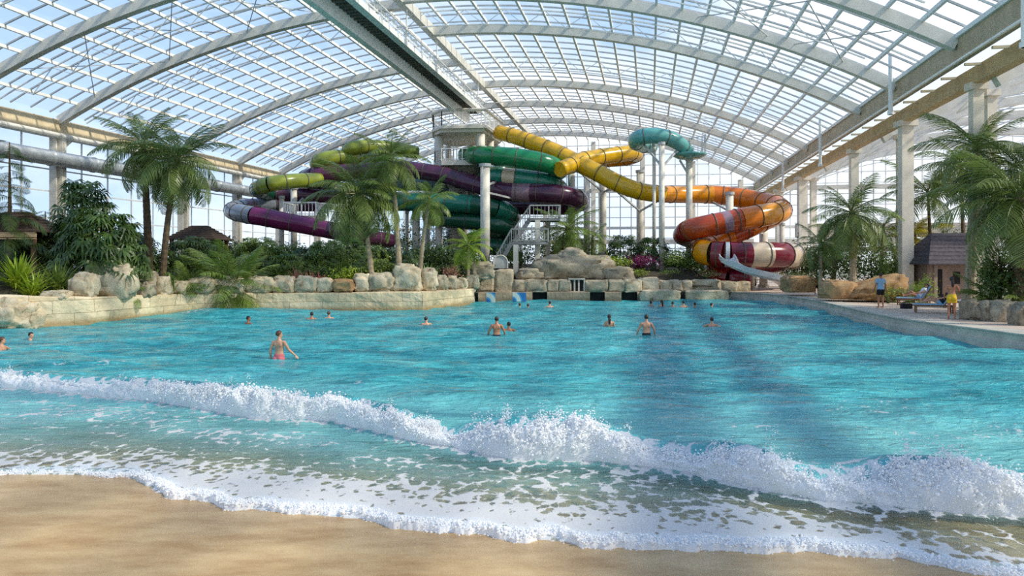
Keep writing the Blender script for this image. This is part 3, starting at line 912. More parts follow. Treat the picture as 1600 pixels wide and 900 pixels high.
# lumpy leading lip of the swash on the sand
nu, nv = 2400, 26
u = np.linspace(-7.6, 6.6, nu); v = np.linspace(0, 1, nv)
UU, VV = np.meshgrid(u, v, indexing='ij')
fl = np.interp(UU, [-7.6,-5.8,-4.9,-3,3.4,4.2,6.6], [.25,.4,.9,1,1,.55,.25])
lump = fbm(UU*4.3, VV*1.2+UU*.5, 4); fine_ = fbm(UU*17, VV*7, 3)
sy = shore(UU) + (fbm(UU*2.3+40, UU*0, 5)-.5)*.46
py_ = sy - .05 + VV*.50
pz_ = bed_depth(UU, py_) + .006 + np.sin(np.pi*np.clip(VV,0,1)**.45)*(.022+.085*np.clip(lump-.25,0,1)+.050*fine_+.03*(fbm(UU*34, VV*14, 2)-.3))*fl - .02*(VV > .97) - .012*(VV < .01)
px_ = UU + (fine_-.5)*.04
lme = npmesh('shore_foam_lip', np.stack([px_, py_, pz_], -1).reshape(-1, 3), gridfaces(nu, nv), M['foam'])
lv = np.stack([px_, py_, pz_], -1).reshape(-1, 3)
nb_ = 9000
bi = rng.integers(0, nu, nb_)*nv + (rng.beta(1.1, 2.2, nb_)*(nv-2)).astype(int)
br_ = np.clip(rng.lognormal(-4.9, .5, nb_), .003, .018)
bc = lv[bi] + np.stack([rng.normal(0,.01,nb_), rng.normal(-.01,.02,nb_), br_*.4], -1)
BV = (icv[None]*br_[:,None,None] + bc[:,None]).reshape(-1,3)
BF = (icf[None] + (np.arange(nb_)*12)[:,None,None]).reshape(-1,3)
tag(link('foam_bubbles', npmesh('foam_bubbles', BV, BF, M['foam'])), 'small bubbles along the edge of the foam on the sand', kind='stuff')
tag(link('shore_foam_lip', lme), 'thick bubbly white lip of foam where the water meets the sand', kind='stuff')
# ================================================================ WATER SLIDES, TOWER, COLUMNS
def fibre(name, c, d=.82):
    c2 = tuple(x*d for x in c)
    return mat(name, c2, c, 1.2, .22, coat=.4, trans=.12)
FC = {
 'yellow': fibre('slide_yellow', srgb(238,186,24)), 'amber': fibre('slide_amber', srgb(246,160,20)),
 'orange': fibre('slide_orange', srgb(238,128,20)), 'rust': fibre('slide_rust', srgb(196,78,30)),
 'red': fibre('slide_red', srgb(150,34,36)), 'wine': fibre('slide_wine', srgb(126,18,44)),
 'cream': fibre('slide_cream', srgb(226,204,176)), 'white': fibre('slide_white', srgb(226,224,222)),
 'green': fibre('slide_green', srgb(28,140,84)), 'teal': fibre('slide_teal', srgb(44,140,116)), 'deepgreen': fibre('slide_deep_green', srgb(30,96,70)),
 'paleteal': fibre('slide_pale_teal', srgb(104,178,172)), 'greyteal': fibre('slide_grey_teal', srgb(136,164,160)),
 'plum': fibre('slide_plum', srgb(88,46,74)), 'purple': fibre('slide_purple', srgb(122,40,92)), 'mauve': fibre('slide_mauve', srgb(160,128,140)),
 'grey': fibre('slide_grey', srgb(150,156,164)), 'lime': fibre('slide_lime', srgb(150,162,54)), 'olive': fibre('slide_olive', srgb(126,146,50)),
}
M['seal'] = mat('flange_seal', srgb(84,78,66), srgb(112,104,88), 3, .5)
def slide(name, label, pts, group=None, fl=1.9):
    """pts: (px, py, distance, radius, colour of the stretch that starts here)"""
    W3 = [tuple(P(p[0], p[1], p[2])) + (p[3], i) for i, p in enumerate(pts)]
    S = spline(W3, .32)
    cols = []; cur = pts[0][4]
    key = [p[4] if len(p) > 4 else None for p in pts]
    for i in range(len(pts)):
        if key[i] is None: key[i] = cur
        cur = key[i]
    root = thing(name, label, 'water slide', tuple(S[0][:3]), group=group)
    org = S[0][:3]
    idx = np.clip(S[:, 4], 0, len(pts)-1.001).astype(int)
    i = 0; n = len(S); acc = 0
    while i < n-1:
        c = key[idx[i]]; j = i
        while j < n-1 and key[idx[j]] == c: j += 1
        mb = MB(); seg = S[i:j+1]
        if len(seg) >= 2:
            mb.tube([Vector(q[:3]) for q in seg], [q[3] for q in seg], 18, caps=(i == 0 or j >= n-1))
            # bolted flanges round the tube
            for q in range(len(seg)-1):
                a0 = acc; acc += np.linalg.norm(seg[q+1][:3]-seg[q][:3])
                if int(a0/fl) != int(acc/fl):
                    a = Vector(seg[q][:3]); b = Vector(seg[q+1][:3]); d = (b-a).normalized()*.035
                    mb.tube([a-d, a+d], seg[q][3]*1.05, 18, mi=1)
            mb.build('tube_section', [FC[c], M['seal']], root, org, smooth=False)
            me = root.children[-1].data
            me.polygons.foreach_set('use_smooth', [len(p.vertices) == 4 for p in me.polygons]); me.update()
        i = j
    return root
A_ = [(779,207,73,.72,'yellow'),(800,212,72,.72),(830,222,71,.74),(865,236,70,.76),(895,251,69,.78),(932,269,68,.78),(964,286,67.5,.78),(997,298,67.5,.76),(1029,303,68.5,.76,'amber'),(1061,304,70,.78),
      (1110,304,71,.85,'orange'),(1155,309,70.5,.9),(1190,316,69,.92),(1213,322,67,.92),(1220,330,65,.92,'amber'),(1205,334,63.6,.92),(1188,337,63.0,.92,'orange'),(1172,340,62.7,.92),(1160,342,62.5,.92,'rust'),(1142,346,62.4,.92,'mauve'),(1131,348,62.3,.92,'rust'),(1095,355,62.3,.9),(1076,360,63,.88,'red'),(1068,367,64.5,.85),(1080,373,66.5,.8),(1110,376,68,.8)]
slide('water_slide', 'long yellow to orange tube slide running from the tower to a rust red bend', A_)
B_ = [(1210,338,66.5,.85,'orange'),(1190,347,66,.85),(1170,356,65.4,.85,'rust'),(1145,367,65,.85,'orange'),(1118,378,64.5,.9),(1101,387,63.4,.98),(1100,394,61.8,1.0,'amber'),(1110,396,61,1.0,'red'),(1128,397,60.6,1.0,'white'),(1138,397.5,60.4,1.0,'wine'),(1169,398,60.4,1.0,'cream'),(1196,398,60.6,1.0,'wine'),(1222,398.5,61.2,1.0,'cream'),(1236,399,62.4,1.0),(1240,401,64.4,1.0,'wine'),(1225,405,66.2,1.0),(1190,411,66.8,1.0),(1150,417,66.2,1.0,'red'),(1124,422,64.6,1.0),(1118,428,62.8,1.0),(1135,434,61.6,1.0,'wine'),(1170,438,61.4,.95)]
slide('water_slide', 'orange tube slide coiling into a wide wine red and cream striped bend', B_)
mb = MB()
ch = spline([tuple(P(1134,405,59.2)),tuple(P(1142,415,58.4)),tuple(P(1165,426,58.0)),tuple(P(1195,434,57.8)),tuple(P(1216,440,58.0)),tuple(P(1226,446,58.6))], .3)
vs = []; prof = [(-.62,.46),(-.56,.46),(-.52,.14),(-.3,.0),(.3,.0),(.52,.14),(.56,.46),(.62,.46),(.58,.06),(.3,-.08),(-.3,-.08),(-.58,.06)]
for i, p in enumerate(ch):
    tg = Vector(ch[min(i+1,len(ch)-1)]-ch[max(i-1,0)]); tg.normalize()
    sd = Vector((tg.y,-tg.x,0)).normalized() if abs(tg.z) < .99 else Vector((1,0,0))
    up = sd.cross(tg).normalized()
    for a, b in prof: vs.append(Vector(p)+sd*a+up*b)
k = len(prof)
mb.add(vs, [(i*k+j, i*k+(j+1)%k, (i+1)*k+(j+1)%k, (i+1)*k+j) for i in range(len(ch)-1) for j in range(k)] + [tuple(range(k)), tuple((len(ch)-1)*k+j for j in range(k))])
tag(mb.build('slide_chute', FC['white'], origin=tuple(P(1226,446,58.6)), smooth=False), 'pale open slide chute running out onto the deck below the striped red bend', 'water slide')
slide('water_slide', 'short yellow tube slide with a round bend crossing behind the long yellow slide', [(874,265,67,.68,'yellow'),(890,259,68,.74),(910,251,69.2,.78),(940,245,70.5,.76),(968,241,71.5,.74),(986,239,72.5,.74),(993,242,74.4,.74,'amber'),(980,247,76,.74),(950,250,77,.72),(915,253,77.5,.72)])
slide('water_slide', 'pale teal tube slide bending high up on slim white columns', [(1018,230,70,.62,'paleteal'),(1000,226,68,.66),(993,220,66.4,.68),(1002,214,65.4,.68),(1025,212,65.2,.68),(1048,217,65.4,.66),(1064,226,65.8,.62),(1075,236,66.4,.55)])
sa = P(1077,242,66.6)
sr = thing('slide_bowl', 'flat teal saucer at the lower end of the pale teal slide', 'slide bowl', sa)
mb = MB(); mb.lathe([(.2,-.42),(.9,-.36),(1.4,-.10),(1.5,.02),(1.46,.10),(1.2,.06),(.3,-.05)], (0,0,0), 28); mb.build('saucer', FC['paleteal'], sr, smooth=True)
mb = MB()
for k in range(9):
    a = -.9+k*.28; x, y = 1.4*math.cos(a), 1.4*math.sin(a); mb.beam((x,y,0),(x,y,1.7),.04,.04)
mb.tube([(1.4*math.cos(-.9+.28*k),1.4*math.sin(-.9+.28*k),1.7) for k in range(9)],.03,6); mb.build('guard_cage', M['darkbar'], sr)
slide('water_slide', 'bright green tube slide with wide stacked bends beside the tower', [(728,243,72.5,.84,'green'),(750,243,69.4,.84),(780,244,68,.84),(812,247,67.5,.84),(845,253,67.5,.84),(866,260,68.4,.82),(873,267,70.5,.8),(862,272,73,.8),(830,270,75,.8,'deepgreen'),(790,267,75.5,.8),(764,270,74,.8,'teal'),(760,274,71.5,.8),(776,275,69.6,.8),(785,276,69.3,.8,'cream'),(800,277,69,.8,'teal'),(845,283,69,.8,'teal'),(868,290,70,.78),(874,296,72,.76,'deepgreen'),(860,300,74.5,.76),(825,299,75.5,.76)])
slide('water_slide', 'dark plum tube slide sweeping under the tower into a wide right bend', [(520,288,76,.76,'plum'),(492,286,75,.76),(476,281,72.5,.76),(490,275,70.5,.78,'purple'),(530,270,70,.78,'plum'),(580,266,70.5,.78),(635,265,71,.78),(690,273,71,.78),(735,286,70,.8),(780,298,69,.84,'plum'),(800,300,68.8,.86,'mauve'),(826,301,68.5,.86,'plum'),(868,303,68,.86),(897,309,69,.86),(905,316,71,.84),(890,322,73.5,.82,'purple'),(850,323,75,.8,'plum'),(800,323,75.5,.8),(765,326,75,.8)])
slide('water_slide', 'lime tube slide bending on the far left of the slide group', [(500,281,68.5,.62,'lime'),(470,282,67,.64),(448,284,66,.66),(425,287,65.5,.68,'olive'),(408,292,66,.68,'deepgreen'),(403,297,68,.68),(420,302,70.5,.66,'plum'),(455,304,71.5,.64),(490,306,72,.62),(540,308,72.5,.6)])
slide('water_slide', 'purple tube slide with a grey bend low on the left of the slide group', [(610,376,68,.66,'plum'),(575,371,66,.68),(545,366,64.5,.7),(512,359,64.2,.72,'purple'),(476,352,64,.74),(436,344,64,.76),(410,339,64,.76,'purple'),(397,337,64,.76,'grey'),(375,333,65,.76),(364,329,67,.76),(376,324,69.5,.74,'mauve'),(400,322,70.5,.72,'grey'),(425,320,71,.72,'plum'),(455,319,72,.7),(500,319,73,.7)])
slide('water_slide', 'olive tube slide bend highest at the left end of the slide group', [(650,238,75,.64,'olive'),(605,231,73,.66,'lime'),(570,229,71.5,.66),(552,231,70.6,.66),(545,236,71.5,.66,'olive'),(556,242,74.5,.64),(605,246,76,.62)])
slide('water_slide', 'yellow green tube slide bend just below the topmost left bend', [(610,241,74,.66,'olive'),(565,244,72,.68,'lime'),(525,246,70.5,.7),(503,250,70,.7),(495,256,71.5,.68,'olive'),(508,262,74,.66),(555,265,76,.64)])
slide('water_slide', 'dark green tube slide winding in two low loops behind the big front column', [(590,318,75,.8,'deepgreen'),(625,316,71.5,.82,'teal'),(690,316,70,.84),(735,319,69.5,.84,'deepgreen'),(775,325,69.5,.84,'teal'),(795,333,70.5,.82,'deepgreen'),(800,340,72.5,.8),(785,345,75,.8),(740,342,76.5,.78),(695,339,75.5,.78),(672,338,73.5,.78),(690,341,71.5,.8,'deepgreen'),(740,345,70.4,.84,'deepgreen'),(783,352,70,.84),(800,360,71.5,.82),(792,368,74,.8),(755,372,75.5,.8),(735,377,74,.8),(750,383,72,.8),(790,388,71,.8),(806,396,72.5,.8)])
slide('water_slide', 'dusty grey teal tube slide half hidden behind the middle palms', [(560,294,77,.7,'greyteal'),(600,289,75.5,.72),(640,286,75,.74),(680,289,75.6,.74),(715,298,76.4,.72),(745,310,77,.7)])

# ---- tower
TY = 73.0
tw = thing('slide_tower', 'concrete slide tower with two railed platforms at the end of the catwalk', 'tower', P(716,400,TY))
to = P(716,400,TY)
def px2(px, Y): return ((px-800)/FPX*Y, Y)
def zof(py, Y): return EYE-(py-405)/FPX*Y
def deckpoly(g=0.0):
    return [px2(681-g,72.4),px2(690,71-g*.1),px2(754+g,70.6-g*.1),px2(780+g,77),px2(775+g,79+g*.1),px2(700,79.5),px2(682-g,76)]
zr = zof(198, 71); zf = zof(251, 71)
mb = MB(); mb.prism(deckpoly(6), zr-.26, zr); mb.prism(deckpoly(2), zr-.55, zr-.26)
mb.build('roof_slab', M['column'], tw, to)
mb = MB(); mb.prism(deckpoly(2), zf-.45, zf)
mb.build('platform_slab', M['column'], tw, to)
cx, cy = px2(716, 74.5)
mb = MB(); mb.lathe([(.9,zf-2.2),(1.4,zf-1.6),(2.4,zf-.9),(2.9,zf-.45)], (cx,cy,0), 20, caps=False); mb.build('flared_support', M['concrete'], tw, to, smooth=True)
mb = MB(); mb.lathe([(.9,1.0),(.9,zf-2.1)], (cx,cy,0), 20); mb.build('shaft', M['concrete'], tw, to, smooth=True)
for (px, Y, r) in ((686,72.6,.42),(751,71,.42),(766,75,.36),(772,78.5,.36),(700,79,.36),(735,79,.36),(684,76,.36)):
    x, y = px2(px, Y); mb = MB(); mb.tube([(x,y,zf),(x,y,zr-.7)], r, 14); mb.build('pillar', M['column'], tw, to, smooth=True)
def rails(pts, z, h=1.15, parent=None, org=None, sp=.28, name='railing', m=None, thick=.05):
    mb = MB()
    for a, b in zip(pts, pts[1:]):
        a = Vector(a); b = Vector(b); L = (b-a).length; n = max(1, int(L/sp))
        mb.beam(a+Vector((0,0,h)), b+Vector((0,0,h)), thick*1.5, thick*1.5)
        mb.beam(a+Vector((0,0,.12)), b+Vector((0,0,.12)), thick, thick)
        for i in range(n+1):
            p = a+(b-a)*(i/n); w = thick*1.4 if i % 5 == 0 else thick*.55
            mb.beam(p, p+Vector((0,0,h)), w, w, up=(1,0,0))
    return mb.build(name, m or M['bar'], parent, org)
for z, g, nm in ((zr, 4, 'roof_railing'), (zf, 1, 'railing')):
    dp = deckpoly(g); loop = [(x, y, z) for x, y in dp]
    rails(loop + [loop[0]], 0, 1.35 if nm == 'roof_railing' else 1.1, tw, to, .36, nm, thick=.07)
# solid top rail that wraps the roof terrace
mb = MB(); dp = deckpoly(5)
mb.tube([(x, y, zr+1.45) for x, y in dp+dp[:1]], .13, 8); mb.build('top_rail', M['column'], tw, to)
mb = MB()
for (px, Y) in ((700,73.5),(722,73.5),(741,74)):
    x, y = px2(px, Y); mb.box((x-.55,y-.05,zf+.05),(x-.47,y+.05,zf+2.3)); mb.box((x+.47,y-.05,zf+.05),(x+.55,y+.05,zf+2.3)); mb.box((x-.55,y-.05,zf+2.25),(x+.55,y+.05,zf+2.36))
mb.build('entry_frame', M['bar'], tw, to)

# ---- columns carrying the slides
COLS = [(758,256,430,62,15,'thick round concrete column standing in front of the green slide'),
 (440,306,400,67.5,8,'slim grey column beneath the small railed platform on the left'),
 (459,292,400,69.5,10,'grey column beneath the lime slide on the left'),
 (650,322,405,73.5,12,'pale column behind the slanting palm trunk below the green slides'),
 (686,326,405,72.5,11,'pale column midway between the middle palm and the thick round column'),
 (668,330,402,78,8,'thin pale column just left of the column below the tower'),
 (702,345,402,78,9,'thin pale column just right of the column below the tower'),
 (636,330,400,78,5,'very thin pole left of the pale column below the green slides'),
 (893,262,392,72,11,'tan column below the round bend of the short yellow slide'),
 (917,268,390,76,10,'pale column just right of the dark plum bend'),
 (942,258,392,72,11,'pale column carrying the long yellow slide left of centre'),
 (1000,266,392,74,11,'pale column carrying the long yellow slide before the teal slide'),
 (1022,224,396,66.5,5.5,'slimmest white column under the pale teal slide'),
 (1034,222,400,64.2,9,'tall white column under the top of the pale teal slide'),
 (1077,247,398,66.6,10,'tall white column under the teal saucer'),
 (1140,300,398,67,12,'white column touching the orange slide'),
 (1193,346,408,68.5,13,'tan column behind the amber bend'),
 (1222,348,408,71,8,'thin tan column right of the amber bend'),
 (1175,415,447,63,8,'short pale post under the striped red bend')]
for (px, t, b, Y, w, lab) in COLS:
    top = P(px, t, Y); x, y = top.x, top.y
    z0 = 1.2 if px < 1150 else .5
    mb = MB(); r = w*Y/FPX/2
    c = thing('support_column', lab, 'column', (x, y, z0))
    mb.tube([(0,0,0),(0,0,top.z-z0)], r, 16); mb.build('shaft', M['column'], c, smooth=False)
    mb = MB(); mb.tube([(0,0,0),(0,0,.35)], r*1.35, 16); mb.build('base', M['concrete'], c)
    mb = MB(); mb.tube([(0,0,top.z-z0-.25),(0,0,top.z-z0)], r*1.25, 16); mb.build('cap', M['darkbar'], c)
    for ch_ in c.children:
        if ch_.name.startswith('shaft'): ch_.data.polygons.foreach_set('use_smooth', [len(p.vertices)==4 for p in ch_.data.polygons])
# braces from the columns to the slides
BR = [((942,300,72),(905,268,69)),((942,300,72),(975,290,68)),((1000,330,74),(965,300,68)),((1000,330,74),(1035,310,69)),((1034,260,64.2),(1003,222,66)),((1034,262,64.2),(1062,230,66)),((1077,275,66.6),(1062,250,66.6)),((1140,330,67),(1110,314,71)),((440,330,67.5),(415,345,64.5)),((459,325,69.5),(475,308,71.5)),((893,300,72),(872,296,71.5)),((893,320,72),(905,318,71)),((758,300,62.6),(800,310,68.6)),((758,290,62.6),(775,284,69)),((650,335,73.5),(640,322,71.5)),((1193,365,68.5),(1170,360,65.6)),((1193,385,68.5),(1225,410,66)),((917,330,76),(895,325,73.5))]
for k, (a, b) in enumerate(BR):
    mb = MB(); mb.beam(P(*a), P(*b), .13, .16)
    tag(mb.build('slide_brace', M['darkbar']), 'grey strut between a support column and a slide tube', 'strut', 'struts under the slides')
# ---- small railed platform on the left
pl = thing('slide_platform', 'small grey railed platform among the purple slides on the left', 'platform', P(468,336,66))
po = P(468,336,66)
mb = MB(); a = P(445,337,65); b = P(495,337,65); mb.box((a.x,64.6,a.z-.25),(b.x,68,a.z)); mb.build('slab', M['concrete'], pl, po)
rails([(a.x,68,a.z),(a.x,64.7,a.z),(b.x,64.7,b.z),(b.x,68,b.z)], 0, 1.1, pl, po, .3, 'railing', thick=.08)

# ---- staircase
M['stairgrey'] = mat('stair_grey', srgb(120,120,120), srgb(146,144,140), 2, .7)
M['stairrail'] = mat('stair_rail', srgb(148,148,144), srgb(170,168,162), 2, .6)
def flight(root, org, A, B, w, name='flight'):
    A = Vector(A); B = Vector(B); d = B-A; n = max(4, int(abs(d.z)/.18)); hd = Vector((d.x, d.y, 0)).normalized(); sd = Vector((-hd.y, hd.x, 0))
    mb = MB()
    for s in (-1, 1): mb.beam(A+sd*(w/2*s)-Vector((0,0,.1)), B+sd*(w/2*s)-Vector((0,0,.1)), .08, .34)
    for i in range(n):
        p = A+d*((i+.5)/n); q = hd*.15
        mb.beam(p-sd*(w/2), p+sd*(w/2), .30, .05)
    f_ = mb.build(name, M['stairgrey'], root, org)
    for s in (-1, 1):
        a = A+sd*(w/2*s)-Vector(org); b = B+sd*(w/2*s)-Vector(org)
        rails([a, b], 0, 1.0, root, None, .32, 'handrail', M['stairrail'], thick=.07)
so = P(815,418,61)
st = thing('staircase', 'grey railed staircase climbing in two flights beside the thick round column', 'stairs', so)
z1 = zof(340,61); z2 = zof(378,61); zb = 1.5
xa, xb, xc, xd = [(p-800)/FPX*61 for p in (770,801,852,828)]
mb = MB(); mb.box((xb-.1,60.2,z2-.22),(xc+.2,62.6,z2)); mb.build('landing', M['stairgrey'], st, so)
mb = MB(); mb.box((xd,61.4,z1-.22),(xc+1.2,64,z1)); mb.build('landing', M['stairgrey'], st, so)
flight(st, so, (xb-.1,60.8,z2), (xa-.2,60.8,zb), 1.1)
flight(st, so, (xd,62.1,z1), (xb+.1,62.1,z2), 1.1)
so_ = Vector(so)
def rr_(pts, h=1.0): rails([Vector(p)-so_ for p in pts], 0, h, st, None, .3, 'railing', M['stairrail'], thick=.07)
rr_([(xb-.1,60.2,z2),(xc+.2,60.2,z2),(xc+.2,62.6,z2)]); rr_([(xd,61.4,z1),(xc+1.2,61.4,z1),(xc+1.2,64,z1)])
for (px, Y, zt) in ((840,61.4,z1),(806,60.4,z2),(856,63.6,z1)):
    x = (px-800)/FPX*Y; mb = MB(); mb.box((x-.2,Y-.2,.9),(x+.2,Y+.2,zt-.2)); mb.build('post', M['column'], st, so)
# arched service hatch at the foot of the stairs
hz = thing('service_hatch', 'low arched grey hatch at the foot of the staircase', 'hatch', P(782,419,59.5))
mb = MB(); pr = [(-.55,0)]+[(.55*math.cos(a),.55*math.sin(a)+.45) for a in np.linspace(math.pi,0,12)]+[(.55,0)]
mb.add([(x,0,z) for x,z in pr]+[(x,.5,z) for x,z in pr], [tuple(range(len(pr))), tuple(range(len(pr),2*len(pr)))[::-1]]+[(i,(i+1)%len(pr),len(pr)+(i+1)%len(pr),len(pr)+i) for i in range(len(pr))])
mb.build('door_panel', M['darkbar'], hz)
mb = MB(); mb.tube([(x,-.03,z) for x,z in pr], .05, 6); mb.build('rim', M['column'], hz)
# ================================================================ ROCKS
import bmesh
def rockmat(name, a, b, c):
    m, t = newmat(name)
    o = N(t, 'ShaderNodeOutputMaterial'); tcn = N(t, 'ShaderNodeTexCoord'); oi = N(t, 'ShaderNodeObjectInfo')
    of = N(t, 'ShaderNodeVectorMath', operation='MULTIPLY_ADD', ins={0: oi.outputs['Random'], 1: (40,40,40), 2: tcn.outputs['Object']})
    n1 = N(t, 'ShaderNodeTexNoise', ins={'Vector': of.outputs[0], 'Scale': 1.6, 'Detail': 7, 'Roughness': .68, 'Distortion': .5})
    rp = N(t, 'ShaderNodeValToRGB', ins={'Fac': n1.outputs['Fac']})
    e = rp.color_ramp.elements; e[0].position = .3; e[0].color = C4(c); e[1].position = .68; e[1].color = C4(b)
    k = e.new(.47); k.color = C4(a)
    mr = N(t, 'ShaderNodeMapRange', ins={'Value': oi.outputs['Random'], 'To Min': .86, 'To Max': 1.1})
    sc = N(t, 'ShaderNodeVectorMath', operation='SCALE', ins={0: rp.outputs[0], 'Scale': mr.outputs[0]})
    b_ = N(t, 'ShaderNodeBsdfPrincipled', ins={'Base Color': sc.outputs[0], 'Roughness': .85})
    n2 = N(t, 'ShaderNodeTexNoise', ins={'Vector': of.outputs[0], 'Scale': 9, 'Detail': 6, 'Roughness': .7})
    bp = N(t, 'ShaderNodeBump', ins={'Height': n2.outputs['Fac'], 'Strength': 1, 'Distance': .05})
    t.links.new(bp.outputs[0], b_.inputs['Normal']); t.links.new(b_.outputs[0], o.inputs[0])
    return m
M['rock'] = rockmat('boulder_rock', srgb(196,180,150), srgb(222,208,182), srgb(128,110,84))
M['rockgrey'] = rockmat('grey_rock', srgb(158,146,124), srgb(188,176,152), srgb(100,88,70))
M['rocktan'] = rockmat('tan_rock', srgb(172,134,92), srgb(200,164,118), srgb(120,90,60))
def boulder(label, xl, xr, yt, yb, Y, m='rock', seed=1, boxy=.62, depth=None, name='boulder', cat='rock', group=None, lean=0.0, sub=4, rough=1.0, slope=0.0):
    w = (xr-xl)*Y/FPX; h = (yb-yt)*Y/FPX*1.08; d = depth or max(.8, min(w*.9, 1.7))
    c = P((xl+xr)/2, yb, Y)
    bm = bmesh.new(); bmesh.ops.create_icosphere(bm, subdivisions=sub, radius=1)
    off = Vector((seed*7.13, seed*3.7, seed*1.9))
    for v in bm.verts:
        n = v.co.copy()
        p = Vector([math.copysign(abs(q)**boxy, q) for q in n])
        r = 1 + rough*(.20*mnoise.noise(n*1.2+off) + .16*mnoise.fractal(n*2.4+off, .9, 2.0, 4))
        cr = mnoise.voronoi(n*1.4+off)[0]
        r -= .12*rough*max(0, .16-(cr[1]-cr[0]))/.16
        p *= r
        v.co = Vector((p.x*w*.5 + lean*max(p.z,0)*w*.2, p.y*d*.5, (max(p.z, -.9)*h*.5+h*.44)*(1-slope*(1-p.x)*.5)))
    me = bpy.data.meshes.new(name); bm.to_mesh(me); bm.free()
    me.polygons.foreach_set('use_smooth', [True]*len(me.polygons)); me.materials.append(M[m])
    return tag(link(name, me, None, c), label, cat, group)
def wallY(px):
    xs = [w[1] for w in WL[1:]]+[742]; ys = [3720/(w[0]-405) for w in WL[1:]]+[53.1]
    return float(np.interp(px, xs, ys))
LB = [(68,110,453,468,.5,'rock','flat boulder at the foot of the yellow green spiky clump'),
 (113,151,427,467,.75,'rock','upright pale boulder just left of the largest boulder on the left pool wall'),
 (142,212,409,466,.9,'rock','largest pale boulder on the left pool wall, below the big dark shrub'),
 (204,242,438,465,.65,'rockgrey','dark stained boulder just right of the largest boulder on the left pool wall'),
 (206,244,424,450,1.6,'rockgrey','grey boulder set back behind the dark stained boulder'),
 (240,267,433,463,.65,'rock','small pale boulder below the two tall left palms'),
 (264,294,439,462,.65,'rock','squat boulder right of the small boulder below the two left palms'),
 (290,344,433,461,.7,'rock','wide pale boulder left of the drooping cycad'),
 (342,384,433,460,.7,'rock','boulder half covered by the drooping cycad'),
 (382,430,432,458,.65,'rock','wide boulder just right of the drooping cycad'),
 (427,462,431,457,.65,'rock','boulder below the left end of the pink bromeliads'),
 (460,499,432,457,.65,'rock','rounded boulder below the right end of the pink bromeliads'),
 (496,522,434,456,.6,'rock','small boulder between the bromeliads and the flat brown stone'),
 (519,555,436,456,.6,'rocktan','flat brown stone midway along the left pool wall'),
 (552,582,428,456,.8,'rock','left block of the pale pair below the slanting palm trunk'),
 (577,616,425,456,.85,'rock','right block of the pale pair below the slanting palm trunk'),
 (611,660,414,457,1.0,'rock','big round boulder at the corner of the left pool wall'),
 (657,684,419,454,.9,'rock','tall boulder just right of the big round corner boulder'),
 (681,700,430,453,.7,'rock','first small stone on the sunlit wall right of the corner boulders'),
 (697,715,431,453,.7,'rock','second small stone on the sunlit wall right of the corner boulders'),
 (712,730,434,452,.7,'rock','third small stone on the sunlit wall right of the corner boulders'),
 (727,749,430,452,.7,'rock','last stone on the sunlit wall, beside the far pool wall'),
 (731,772,409,436,2.6,'rockgrey','pale rock at the foot of the thick round concrete column')]
for i, (a, b, t_, u_, back, m_, lab) in enumerate(LB):
    boulder(lab, a, b, t_, u_, wallY((a+b)/2)+back, m_, i+3, .58 if (b-a) < 45 else .68)
boulder('weathered rock face bulging from the near left end of the pool wall', -60, 50, 466, 516, 34.6, 'rock', 77, .7, 1.9, lean=.2)
boulder('low rock at the waterline beside the weathered rock face', 40, 66, 485, 514, 35.2, 'rock', 78, .6, 1.2)
# far wall: stepped block course and the mound
FB = [(744,773,420,456),(772,803,421,456),(801,820,437,456),(818,857,437,456),(854,873,437,456),(871,892,437,456),(911,950,437,456),(947,975,437,456),(973,1001,436,456)]
for i, (a, b, t_, u_) in enumerate(FB):
    boulder(NUM[i]+' squared stone block along the far pool wall counting from the left', a, b, t_, u_, 58.2, 'rock' if i in (0,1,8) else 'rockgrey', 40+i, .3, 1.4, 'stone_block', rough=.45)
FR = [(997,1031,434,456),(1028,1048,438,456),(1046,1064,437,456),(1062,1081,438,456),(1078,1124,436,456),(1121,1149,439,457),(1146,1170,439,457)]
for i, (a, b, t_, u_) in enumerate(FR):
    boulder(NUM[i]+' rough block on the far wall right of the rock mound counting from the mound', a, b, t_, u_, 58.4+i*.35, 'rock', 60+i, .42, 1.4, 'stone_block', rough=.7)
FL = [(998,1062,453,470,57.4),(1068,1136,453,469,58.0)]
for i, (a, b, t_, u_, Y) in enumerate(FL):
    boulder(('left' if i == 0 else 'right')+' of the two long low slabs at the waterline right of the dark outlets', a, b, t_, u_, Y, 'rock', 70+i, .35, 1.3, 'stone_slab', rough=.4)
boulder('broad grey rock mound in the middle of the far pool wall', 828, 956, 399, 440, 60.4, 'rockgrey', 81, .72, 3.6, rough=1.2)
boulder('rounded capstone on top of the grey rock mound', 870, 915, 388, 411, 60.2, 'rockgrey', 82, .8, 1.9)
boulder('lower grey shoulder rock right of the rock mound', 936, 992, 417, 440, 59.8, 'rockgrey', 83, .7, 2.4)
boulder('lower grey shoulder rock left of the rock mound', 806, 850, 419, 440, 59.6, 'rockgrey', 84, .7, 2.0)
# barred window in the far wall
bw = thing('drain_window', 'small dark window with two bars set low in the far pool wall', 'window', P(901,455,57.7))
mb = MB(); w = .52; mb.box((-w,0,0),(w,.12,.86)); mb.build('dark_opening', bpy.data.materials['dark_outlet'], bw)
mb = MB(); mb.box((-w-.1,-.12,-.08),(-w,.1,.94)); mb.box((w,-.12,-.08),(w+.1,.1,.94)); mb.box((-w-.1,-.14,.86),(w+.1,.1,.98)); mb.box((-w-.1,-.14,-.1),(w+.1,.1,0)); mb.build('stone_frame', M['concrete'], bw)
for x in (-.16,.16):
    mb = MB(); mb.box((x-.06,-.06,0),(x+.06,.02,.86)); mb.build('window_bar', M['concrete'], bw)
